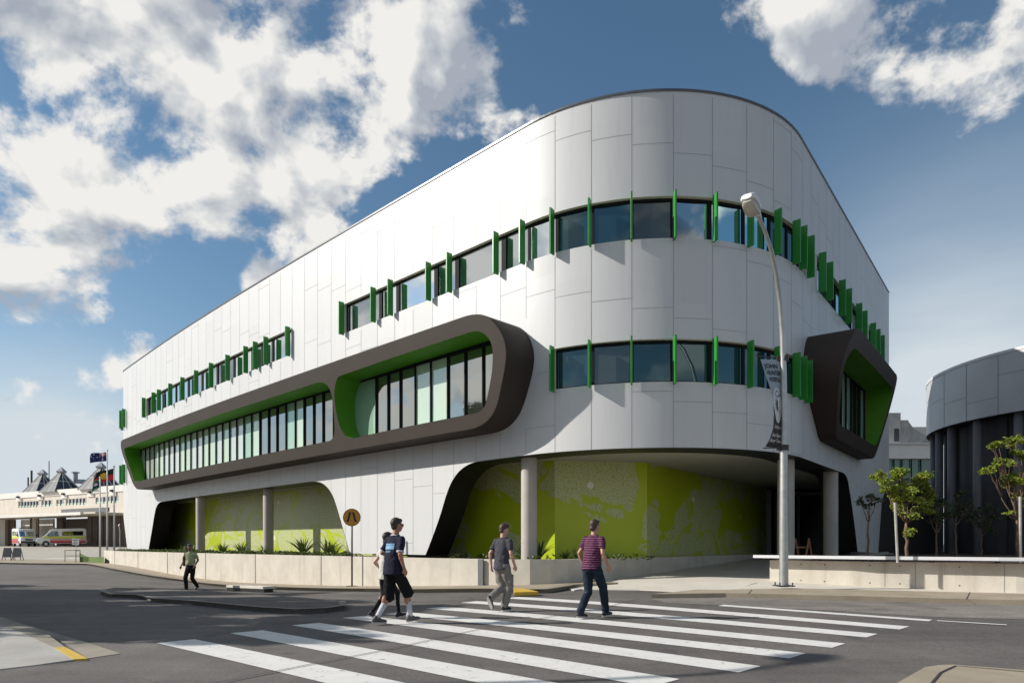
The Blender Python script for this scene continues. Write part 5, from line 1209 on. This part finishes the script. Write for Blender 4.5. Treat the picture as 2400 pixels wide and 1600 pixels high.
# tall gums standing out of the frame at left: they shade the road and mirror in the glazing
def gum(x, y, h, r_, seed, lab, dens=260, low=.30):
    rng = random.Random(seed); z = gz(x, y); cl = []
    for k in range(11):
        a = rng.uniform(0, 6.283); q = rng.uniform(.25, .9); cl.append(((x + math.cos(a) * r_ * q, y + math.sin(a) * r_ * q, z + h * rng.uniform(low, .95)), (r_ * .42, r_ * .42, h * .10)))
    tree('gum_tree', (x, y, z - .1), lab, cl, (x + .3, y, z + h * low * .8), .3, M['leaf_g'], M['bark_g'], .42, dens, seed, 'gum trees left of the road')
gum(-20.0, 12.6, 11.0, 3.9, 1, 'tall gum tree out of frame at left, nearest the camera', 760, .30)
gum(-23.5, 16.0, 12.0, 4.2, 2, 'tall gum tree out of frame at left, second from the camera', 760, .30)
gum(-27.5, 20.0, 12.5, 4.4, 3, 'tall gum tree out of frame at left, third from the camera', 700, .28)
gum(-31.0, 25.5, 12.5, 4.4, 9, 'tall gum tree out of frame at left, beside the bend', 560, .3)
gum(-17.5, 10.9, 8.2, 3.0, 12, 'rounded gum tree out of frame at left, beside the corner pavement', 900, .32)
gum(-22.0, 18.5, 7.0, 3.4, 14, 'low spreading gum tree out of frame at left, behind the small one', 800, .32)
gum(-16.0, 14.2, 5.6, 2.4, 8, 'small gum tree out of frame at left, shading the median', 900, .3)
gum(-30, -6, 15, 6, 6, 'tall gum tree behind the camera at left', 180, .3)

def spiky(x, y, z, h, n, seed, lab):
    rng = random.Random(seed); m = MB()
    for _ in range(n):
        a = rng.uniform(0, 6.283); lean = rng.uniform(.15, .95); L_ = h * rng.uniform(.7, 1.1); w = h * .045; P = []
        for k in range(5):
            t = k / 4; r_ = L_ * (lean * t + .25 * lean * t * t); P.append(Vector((x + math.cos(a) * r_, y + math.sin(a) * r_, z + L_ * (t * (1.1 - .45 * lean * t)))))
        sd = Vector((-math.sin(a), math.cos(a), 0)) * w; vs = []
        for k, p in enumerate(P): q = (1, 1.1, .9, .55, .05)[k]; vs += [p - sd * q, p + sd * q]
        m.add(vs, [(2 * k, 2 * k + 1, 2 * k + 3, 2 * k + 2) for k in range(4)])
    o = m.build('flax_plant', M['leaf_p']); tag(o, lab, 'plant', 'spiky plants in the planter')
rng = random.Random(21)
def row(s, off, h, n, i, where): x, y = fpos(s, off); spiky(x, y, .84, h, n, 100 + i, where)
wh = ['spiky flax plant in the planter, %s' % w for w in (
      'between the left leg and the first slim column', 'just left of the first slim column', 'directly right of the first slim column', 'a little right of the first slim column',
      'midway between the two slim columns', 'left of the second slim column', 'close left of the second slim column', 'right of the second slim column, the tallest there',
      'in front of the dark column shadow on the mural', 'right of the dark column shadow', 'at the right end of the left opening', 'by the left jamb of the corner opening',
      'behind the man in grey cargo trousers', 'left of the thick corner column', 'right of the thick corner column', 'broad-leaved, before the sunlit peak on the mural', 'right of the sunlit peak on the mural', 'behind the man in the striped shirt')]
for i, (s, off, h, n) in enumerate([(11.5, -.8, .55, 26), (14.3, -.5, .7, 28), (19.6, -.3, .75, 30), (21.0, -.8, .8, 30), (22.3, -.4, .5, 24), (23.6, -.9, .6, 26), (24.9, -.4, .55, 24), (28.5, -.5, .95, 44), (30.2, -.8, .85, 34), (31.4, -.4, .7, 30), (32.3, -.7, .7, 30), (41.0, -1.0, .6, 26), (42.1, -1.4, .65, 24), (42.9, -1.2, .8, 30)]): row(s, off, h, n, i, wh[i])
for i, (x, y, D_, h, n) in enumerate([(1325, 0, 22.6, .42, 22), (1350, 0, 23.5, .5, 12), (1385, 0, 22.6, .34, 20), (1420, 0, 23.4, .36, 22)]): spiky((x - 1200) / F * D_, D_, .84, h, n, 200 + i, wh[14 + i])
gc = MB(); rng = random.Random(5)
def cover(x, y, z, r_, n, ls):
    for _ in range(n):
        a = rng.uniform(0, 6.283); q = rng.random() * r_; leaves(gc, (x + math.cos(a) * q, y + math.sin(a) * q, z + rng.uniform(.02, .16)), (.05, .05, .04), 3, ls, rng, -.5)
for s in np.arange(2.5, 34, .42):
    for off in (.7, .1, -.6): 
        if rng.random() < .8: x, y = fpos(s + rng.uniform(-.2, .2), off + rng.uniform(-.2, .2)); cover(x, y, .84, .22, 12, .13)
for s in np.arange(39, 43.6, .5): 
    x, y = fpos(s, rng.uniform(-1.6, -.2)); cover(x, y, .84, .2, 7, .12)
for x in range(1290, 1540, 14): cover((x - 1200) / F * 23.2 , rng.uniform(22.4, 23.5), .84, .15, 5, .10)
tag(gc.build('ground_cover', M['leaf_p']), 'low leafy ground cover filling the planter strip', 'ground cover', kind='stuff')

# ================================================================ PEOPLE
def fabric(name, c, rough=.85, amt=.10): return mat(name, c, rough, spec=.2, noise=(9, amt), bump=(16, .5, .02))
M['skin'] = mat('skin', (.42, .22, .15), .5, noise=(12, .06)); M['skin_t'] = mat('tanned_skin', (.34, .16, .10), .5, noise=(12, .06)); M['skin_p'] = mat('pale_skin', (.50, .28, .21), .5, noise=(12, .06)); M['skin_b'] = mat('brown_skin', (.13, .065, .045), .5)
M['hair_k'] = mat('black_hair', (.012, .009, .008), .5, bump=(60, .6, .01)); M['hair_d'] = mat('dark_brown_hair', (.035, .02, .014), .55, bump=(60, .6, .01)); M['hair_b'] = mat('brown_hair', (.06, .03, .02), .55, bump=(60, .6, .01))
M['navy'] = fabric('navy_polo', (.012, .014, .03)); M['trim'] = fabric('white_trim', (.6, .6, .62)); M['shorts'] = fabric('black_shorts', (.007, .007, .008)); M['sock'] = fabric('white_sock', (.55, .56, .58))
M['slate'] = fabric('slate_shirt', (.055, .055, .068)); M['cargo'] = fabric('grey_cargo', (.20, .185, .165), amt=.16); M['denim'] = fabric('dark_denim', (.012, .022, .035), amt=.25)
M['sage'] = fabric('sage_shirt', (.32, .37, .21)); M['black_cl'] = fabric('black_cloth', (.008, .008, .01)); M['offwhite'] = fabric('off_white_top', (.55, .53, .48)); M['shoe'] = mat('black_shoe', (.012, .011, .011), .5); M['sole'] = mat('pale_sole', (.45, .43, .40), .7); M['grey_shoe'] = mat('grey_trainer', (.10, .09, .09), .6)
def stripes(N, L, b, tc, geo):
    s = N.new('ShaderNodeSeparateXYZ'); L.new(geo.outputs['Position'], s.inputs[0])
    w = N.new('ShaderNodeMath'); w.operation = 'MULTIPLY'; w.inputs[1].default_value = 24.0
    n_ = noise_node(N, L, geo.outputs['Position'], 5, 2); a = N.new('ShaderNodeMath'); a.operation = 'MULTIPLY_ADD'; a.inputs[1].default_value = .035; L.new(n_, a.inputs[0]); L.new(s.outputs['Z'], a.inputs[2]); L.new(a.outputs[0], w.inputs[0])
    f = N.new('ShaderNodeMath'); f.operation = 'FRACT'; L.new(w.outputs[0], f.inputs[0])
    L.new(ramp_node(N, L, f.outputs[0], [(.0, (.045, .008, .028)), (.56, (.045, .008, .028)), (.62, (.20, .075, .14)), (.92, (.20, .075, .14)), (.98, (.045, .008, .028))]), b.inputs['Base Color'])
M['stripe'] = mat('striped_shirt', (.05, .01, .03), .85, spec=.2, bump=(16, .5, .02), build=stripes)
def skinned(mb, name, material, parent, voxel, smooth_it=6, disp=0):
    """fuse the overlapping tapered shapes of mb into one continuous surface"""
    o = mb.build(name, material, parent, local=True); o.modifiers.new('r', 'REMESH').mode = 'VOXEL'; o.modifiers['r'].voxel_size = voxel
    sm = o.modifiers.new('s', 'SMOOTH'); sm.iterations = smooth_it; sm.factor = .5
    if disp:
        tx = bpy.data.textures.new('folds', 'CLOUDS'); tx.noise_scale = .13; dm = o.modifiers.new('d', 'DISPLACE'); dm.texture = tx; dm.strength = disp * 1.5; dm.mid_level = .5
    dg = bpy.context.evaluated_depsgraph_get(); me = bpy.data.meshes.new_from_object(o.evaluated_get(dg)); o.modifiers.clear(); old = o.data; o.data = me; bpy.data.meshes.remove(old)
    me.name = name; me.polygons.foreach_set('use_smooth', [True] * len(me.polygons)); return o
def caps(mb, pts, rs, n=12):
    P = [Vector(p) for p in pts]
    for i in range(len(P) - 1): mb.tube([P[i], P[i].lerp(P[i + 1], .5), P[i + 1]], [rs[i], (rs[i] + rs[i + 1]) / 2, rs[i + 1]], n)
    for p, r_ in zip(P, rs): mb.ball(p, r_ * 1.0, 10, 8)
def knee(hip, ank, l1, l2, fwd):
    d = ank - hip; L_ = min(d.length, l1 + l2 - .002); a = (l1 * l1 - l2 * l2 + L_ * L_) / (2 * L_); h = math.sqrt(max(0, l1 * l1 - a * a)); u = d.normalized(); f = (fwd - u * fwd.dot(u)).normalized()
    return hip + u * a + f * h
def rings(mb, spec, n=20):
    """closed body of elliptical rings: (x, y, z, half width, half depth)"""
    vs = [(x + a * math.cos(2 * math.pi * k / n), y + b * math.sin(2 * math.pi * k / n), z) for x, y, z, a, b in spec for k in range(n)]
    fs = [(i * n + k, i * n + (k + 1) % n, (i + 1) * n + (k + 1) % n, (i + 1) * n + k) for i in range(len(spec) - 1) for k in range(n)]
    mb.add(vs, fs + [tuple(reversed(range(n))), tuple((len(spec) - 1) * n + k for k in range(n))])
def hand(mb, w, d, palm_n, side, curl=.5):
    """wrist point, direction of the forearm, direction the palm faces, +1 right / -1 left"""
    d = d.normalized(); pn = (palm_n - d * palm_n.dot(d)).normalized(); ac = d.cross(pn) * side
    mb.ball(w + d * .045, (.001, .001, .001)); 
    for k in (-1, 0, 1): caps(mb, [w + ac * .012 * k, w + d * .075 + ac * .024 * k], [.019, .017], 8)
    for k, ln in zip((-1.5, -.5, .5, 1.5), (.062, .074, .068, .052)):
        p0 = w + d * .078 + ac * .0175 * k; c1 = curl * .8; d1 = (d * math.cos(c1) + pn * math.sin(c1)); p1 = p0 + d1 * ln * .5; d2 = (d * math.cos(c1 * 2) + pn * math.sin(c1 * 2)); p2 = p1 + d2 * ln * .5
        caps(mb, [p0, p1, p2], [.0095, .0088, .0075], 8)
    t0 = w + d * .02 - ac * .026; t1 = t0 + (d * .7 - ac * .5 + pn * .45).normalized() * .035; caps(mb, [t0, t1, t1 + (d * .9 + pn * .4 - ac * .05).normalized() * .03], [.012, .011, .009], 8)
def person(base, rz, label, H, P):
    """P: pose and clothing, in a frame with +y forward and +x to the person's right, for a 1.78 m figure"""
    t = empty('person', base, rz, label, 'person'); t.scale = (1, 1, 1); k_ = H / 1.78
    S = lambda v: Vector(v) * k_
    hipz = P.get('hip', .93); lean = P.get('lean', .03); w_ = P.get('build', 1.0); bl = P.get('belly', 0)
    hips = {1: S((.09, 0, hipz)), -1: S((-.09, 0, hipz))}
    sh = {1: S((.182 * w_, lean + .0, 1.415)), -1: S((-.182 * w_, lean, 1.415))}
    ank = {1: S(P['rf']), -1: S(P['lf'])}; kn = {}; F_ = Vector((0, 1, 0))
    for sd in (1, -1): kn[sd] = knee(hips[sd], ank[sd], .445 * k_, .43 * k_, F_)
    el = {1: S(P['re']), -1: S(P['le'])}; wr = {1: S(P['rw']), -1: S(P['lw'])}
    hd = S(P.get('head', (0, lean + .05, 1.655))); turn = P.get('turn', 0); Rm = Matrix.Rotation(turn, 3, 'Z') @ Matrix.Rotation(P.get('nod', 0), 3, 'X')
    # ---- body
    b = MB(); rings(b, [(0, 0, .88 * k_, .13 * k_, .09 * k_), (0, 0, 1.0 * k_, .12 * k_, .09 * k_), (0, lean * .6 * k_, 1.25 * k_, .13 * k_, .09 * k_), (0, lean * k_, 1.42 * k_, .15 * k_, .07 * k_), (0, lean * k_, 1.47 * k_, .06 * k_, .05 * k_)])
    caps(b, [S((0, lean - .005, 1.43)), hd + Rm @ S((0, -.015, -.07))], [.062 * k_, .056 * k_])
    b.ball(hd + Rm @ S((0, -.012, .018)), (.076 * k_, .096 * k_, .102 * k_), 20, 14, Rm); b.ball(hd + Rm @ S((0, .030, -.045)), (.056 * k_, .062 * k_, .070 * k_), 16, 10, Rm)
    b.ball(hd + Rm @ S((0, .060, -.088)), (.026 * k_, .022 * k_, .022 * k_), 10, 8, Rm); caps(b, [hd + Rm @ S((0, .088, .02)), hd + Rm @ S((0, .112, -.022))], [.010 * k_, .015 * k_], 8)
    for sd in (1, -1):
        b.ball(hd + Rm @ S((sd * .078, -.005, -.008)), (.010 * k_, .018 * k_, .030 * k_), 8, 8, Rm)
        caps(b, [sh[sd] - S((sd * .012, 0, .035)), el[sd], wr[sd]], [.040 * k_, .038 * k_, .026 * k_])
        b.ball(el[sd].lerp(wr[sd], .25), .042 * k_); hand(b, wr[sd], wr[sd] - el[sd], P.get('palm', {}).get(sd, Vector((-sd, .2, 0))), sd, P.get('curl', .55))
        cw_ = 1 if P.get('legs', 1.0) < 1 else .5; caps(b, [hips[sd], kn[sd], ank[sd]], [.082 * k_ * cw_, .052 * k_ * cw_, .036 * k_ * cw_]);
        b.ball(kn[sd].lerp(ank[sd], .28) - F_ * .018 * k_, (.052 * k_ * cw_, .058 * k_ * cw_, .11 * k_)); 
    skinned(b, 'body', M[P['skin']], t, .0095, 3)
    # ---- hair
    h = MB(); hs = P.get('hair_s', 1.0)
    h.ball(hd + Rm @ S((0, -.030, .036)), (.084 * k_ * hs, .096 * k_ * hs, .096 * k_ * hs), 20, 14, Rm); h.ball(hd + Rm @ S((0, -.055, -.02)), (.068 * k_ * hs, .055 * k_, .07 * k_), 14, 10, Rm); h.ball(hd + Rm @ S((0, .035, .080)), (.062 * k_, .060 * k_, .035 * k_), 14, 10, Rm)
    for q in P.get('hair_x', []): h.ball(hd + Rm @ S(q[0]), tuple(x * k_ for x in q[1]), 12, 8, Rm)
    skinned(h, 'hair', M[P['hair']], t, .010, 2, .012)
    # ---- face
    for sd in (1, -1):
        e = MB(); e.ball(hd + Rm @ S((sd * .031, .083, .004)), .0095 * k_, 8, 6); e.build('eye', M['ink'], t, local=True)
    m = MB(); m.ball(hd + Rm @ S((0, .090, -.054)), (.024 * k_, .008 * k_, .006 * k_), 10, 6, Rm); m.build('mouth', M['red_lip'], t, local=True, smooth=True)
    if P.get('glasses'):
        g = MB(); [g.ball(hd + Rm @ S((sd * .033, .094, .006)), (.026 * k_, .008 * k_, .019 * k_), 12, 8, Rm) for sd in (1, -1)]; [g.bar(hd + Rm @ S((sd * .058, .088, .010)), hd + Rm @ S((sd * .080, 0, .004)), .006) for sd in (1, -1)]; g.build('sunglasses', M['ink'], t, local=True)
    # ---- shirt
    s_ = MB(); hem = P.get('hem', .86); 
    rings(s_, [(0, 0, hem * k_, (.190 * w_) * k_, (.140 + bl * .6) * k_), (0, bl * .2 * k_, .98 * k_, .182 * w_ * k_, (.122 + bl) * k_), (0, bl * .3 * k_, 1.08 * k_, .170 * w_ * k_, (.122 + bl) * k_), (0, (lean * .6) * k_, 1.24 * k_, .178 * w_ * k_, (.124 + bl * .4) * k_), (0, lean * .9 * k_, 1.36 * k_, .185 * w_ * k_, .118 * k_), (0, lean * k_, 1.425 * k_, .158 * w_ * k_, .098 * k_), (0, lean * k_, 1.465 * k_, .11 * k_, .080 * k_), (0, lean * k_, 1.495 * k_, .072 * k_, .066 * k_)], 28)
    slv = P.get('sleeve', .62)
    for sd in (1, -1):
        e = sh[sd].lerp(el[sd], slv); caps(s_, [S((sd * .10 * w_, lean, 1.405)), sh[sd], e], [.062 * k_, .066 * k_, .060 * k_]); s_.tube([e, e + (el[sd] - sh[sd]).normalized() * .03 * k_], [.060 * k_, .062 * k_], 14)
    skinned(s_, 'shirt', M[P['shirt']], t, .012, 9, .026)
    if P.get('trim'):
        for sd in (1, -1):
            e = sh[sd].lerp(el[sd], slv + .10); dd = (el[sd] - sh[sd]).normalized() * .016 * k_; m = MB(); m.tube([e - dd * .6, e + dd * .6], [.064 * k_, .065 * k_], 18); m.build('sleeve_trim', M['trim'], t, local=True, smooth=True)
        m = MB(); c = S((0, lean, 1.478)); m.tube([c + S((0, -.005, -.008)), c + S((0, .0, .012))], [.082 * k_, .074 * k_], 20); m.build('collar', M['trim'], t, local=True, smooth=True)
    # ---- legs
    g = MB(); long_ = P.get('legs', 1.0); r0, r1, r2 = P.get('leg_r', (.105, .075, .062)); rings(g, [(0, 0, (hipz - .09) * k_, .165 * w_ * k_, .118 * k_), (0, 0, (hipz + .02) * k_, .168 * w_ * k_, .122 * k_), (0, 0, (hipz + .09) * k_, .16 * w_ * k_, .116 * k_)], 24)
    for sd in (1, -1):
        if long_ >= 1: caps(g, [hips[sd] + S((sd * .0, 0, -.02)), kn[sd], ank[sd] + S((0, 0, .02))], [r0 * k_, r1 * k_, r2 * k_]); 
        else:
            e = hips[sd].lerp(kn[sd], long_ * 1.15); caps(g, [hips[sd], e], [.108 * k_, .098 * k_]); g.tube([e, e + (kn[sd] - hips[sd]).normalized() * .05 * k_], [.099 * k_, .104 * k_], 16)
        if P.get('pockets'): g.box(kn[sd].lerp(hips[sd], .35) + S((sd * .085, 0, 0)), (.03 * k_, .13 * k_, .17 * k_))
    skinned(g, P.get('legname', 'trousers'), M[P['trousers']], t, .012, 4, .02 if long_ >= 1 else .012)
    if P.get('belt'): m = MB(); rings(m, [(0, 0, (hipz + .075) * k_, .170 * w_ * k_, .136 * k_), (0, 0, (hipz + .105) * k_, .170 * w_ * k_, .136 * k_)], 24); m.build('belt', M['ink'], t, local=True, smooth=True)
    # ---- shoes
    for sd, key in ((1, 'rt'), (-1, 'lt')):
        pitch = P.get(key, 0); Q = Matrix.Rotation(pitch, 3, 'X'); a = ank[sd]
        f = MB(); 
        for c, r_ in (((0, -.045, -.045), (.040, .050, .045)), ((0, .02, -.035), (.044, .075, .045)), ((0, .10, -.055), (.050, .085, .032)), ((0, .15, -.06), (.044, .05, .026)), ((0, -.02, 0), (.042, .045, .04))): f.ball(a + Q @ S(c), tuple(x * k_ for x in r_), 14, 10, Q)
        sh_ = skinned(f, 'shoe', M[P.get('shoe', 'shoe')], t, .009, 2)
        m = MB(); V = [(.040 * math.cos(a_) * (1 if math.sin(a_) > 0 else .9), .05 + .145 * math.sin(a_)) for a_ in [2 * math.pi * i / 20 for i in range(20)]]
        m.prism(V, -.095, -.075, lambda x, y, z: a + Q @ S((x * 1.12, y, z))); m.build('sole', M[P.get('sole', 'sole')], sh_, local=True, smooth=False)
        if P.get('socks'):
            so_ = MB(); d = (kn[sd] - a).normalized(); so_.tube([a + d * .0, a + d * .07 * k_, a + d * P['socks'] * k_], [.044 * k_, .045 * k_, .052 * k_], 16); so_.build('sock', M['sock'], t, local=True, smooth=True)
    return t, S, sh
M['red_lip'] = mat('lips', (.22, .07, .06), .5)
def spot(x, y, z0=0.012):
    X, D = G(x, y, z0); return X, D
HD = R(-46)
def ground_person(px, py, z): X, D = G(px, py, z); return (X, D, gz(X, D) + z)
b1 = ground_person(921, 1460, .012)
def P1():
    return dict(skin='skin_t', hair='hair_d', shirt='navy', trousers='shorts', legname='shorts', legs=.92, socks=.26, glasses=True, trim=True, shoe='grey_shoe', build=1.06, hem=.83, sleeve=.72,
        lf=(-.07, -.27, .115), rf=(.08, .30, .11), rt=R(6), lt=R(-4), hip=.915, lean=.05, re=(.235, -.02, 1.17), rw=(.245, .06, .93), le=(-.30, -.02, 1.19), lw=(-.20, .20, 1.10), turn=R(-6), head=(0, .085, 1.665), belly=.015, hair_x=[((0, -.02, .085), (.07, .08, .04))])
t1, S1_, _ = person(b1, HD, 'man in navy polo, black shorts and white socks walking over the crossing', 1.80, P1())
# pale blue lettering block on his back
from mathutils.bvhtree import BVHTree
sho = [c for c in t1.children if c.name.startswith('shirt')][0]
bv = BVHTree.FromPolygons([tuple(v.co) for v in sho.data.vertices], [tuple(p.vertices) for p in sho.data.polygons])
m = MB()
for k, (w, h, z) in enumerate(((.25, .022, 1.345), (.25, .070, 1.270), (.15, .010, 1.235), (.12, .008, 1.215))):
    n = 10; vs = []
    for j in range(3):
        for i in range(n + 1):
            x = w * (i / n - .5); zz = z + h * j / 2; q = bv.ray_cast(Vector((x, -1, zz)), Vector((0, 1, 0)))[0]; vs.append((x, (q.y if q else -.12) - .006, zz))
    m.add(vs, [(j * (n + 1) + i, j * (n + 1) + i + 1, (j + 1) * (n + 1) + i + 1, (j + 1) * (n + 1) + i) for j in range(2) for i in range(n)])
M['print'] = mat('shirt_print', (.18, .34, .52), .8); m.build('back_print', M['print'], t1, local=True)
bw = ground_person(905, 1452, .012); bw = (bw[0] - .07, bw[1] + .30, bw[2])
tw, _, _ = person(bw, HD, 'woman in pale top and black leggings, half hidden behind the man in navy polo', 1.58,
    dict(skin='skin_p', hair='hair_k', shirt='offwhite', trousers='black_cl', legname='leggings', leg_r=(.088, .055, .038), build=.84, hem=.80, sleeve=.45, lf=(-.06, -.27, .13), rf=(.06, .28, .10), lt=R(-18), rt=R(8), hip=.90, lean=.03,
         re=(.20, .05, 1.16), rw=(.10, .26, 1.10), le=(-.24, -.10, 1.16), lw=(-.22, .02, 1.02), turn=R(-10), hair_x=[((0, -.07, -.06), (.06, .05, .12))], hair_s=1.08))
b2 = ground_person(1176, 1431, .012)
t2, _, _ = person(b2, R(-40), 'young man in slate t-shirt and grey cargo trousers stepping over the crossing', 1.76,
    dict(skin='skin_p', hair='hair_b', shirt='slate', trousers='cargo', leg_r=(.108, .088, .080), pockets=True, build=.98, hem=.84, sleeve=.62, lf=(-.04, -.27, .27), rf=(.05, .03, .105), lt=R(-62), rt=R(0), hip=.925, lean=.04,
         re=(.245, .0, 1.17), rw=(.26, .10, .93), le=(-.245, -.08, 1.17), lw=(-.235, -.06, .92), turn=R(-22), nod=R(-12), head=(0, .085, 1.65), hair_x=[((0, .03, .10), (.06, .06, .03))], sole='sole'))
b3 = ground_person(1387, 1447, .012)
t3, _, _ = person(b3, R(-44), 'man in plum striped t-shirt and dark jeans walking over the crossing', 1.78,
    dict(skin='skin', hair='hair_b', shirt='stripe', trousers='denim', leg_r=(.108, .080, .070), build=1.0, hem=.87, sleeve=.55, lf=(-.07, -.24, .115), rf=(.08, .30, .11), rt=R(4), lt=R(-4), hip=.915, lean=.06,
         re=(.245, .00, 1.17), rw=(.265, .13, .94), le=(-.25, -.05, 1.17), lw=(-.24, .08, .94), turn=R(-8), head=(0, .10, 1.655), belly=.03, hair_x=[((0, -.085, -.03), (.06, .04, .06))]))
b4 = ground_person(447, 1384, .005)
t4, _, _ = person(b4, R(172), 'man in sage polo and black trousers with shoulder bag walking along the road at left', 1.76,
    dict(skin='skin_b', hair='hair_k', shirt='sage', trousers='black_cl', leg_r=(.105, .078, .068), belt=True, build=1.06, hem=.97, sleeve=.62, rf=(.08, .14, .10), lf=(-.10, -.24, .17), lt=R(-25), hip=.92, lean=.02,
         re=(.29, -.04, 1.18), rw=(.36, .05, .95), le=(-.29, -.02, 1.18), lw=(-.26, .14, .96), turn=R(22), nod=R(-8), belly=.03))
# his shoulder bag
ca, sa_ = math.cos(R(172)), math.sin(R(172))
def l4(p): return (b4[0] + p[0] * ca - p[1] * sa_, b4[1] + p[0] * sa_ + p[1] * ca, b4[2] + p[2])
bag = empty('shoulder_bag', l4((.24, -.10, 1.0)), 0, 'dark red-brown bag hanging from the shoulder of the man in sage polo', 'bag')
M['bagm'] = mat('bag_fabric', (.06, .018, .014), .7, noise=(15, .3))
m = MB(); m.box(l4((.235, -.08, 1.12)), (.15, .30, .38), R(172)); m.build('bag_body', M['bagm'], bag, bevel=.05, seg=3)
m = MB(); m.tube([l4((.24, -.15, 1.28)), l4((.17, -.13, 1.44)), l4((.145, -.02, 1.52)), l4((.16, .11, 1.44)), l4((.21, .13, 1.25)), l4((.24, .0, 1.12))], .016, 8); m.build('strap', M['ink'], bag, smooth=True)
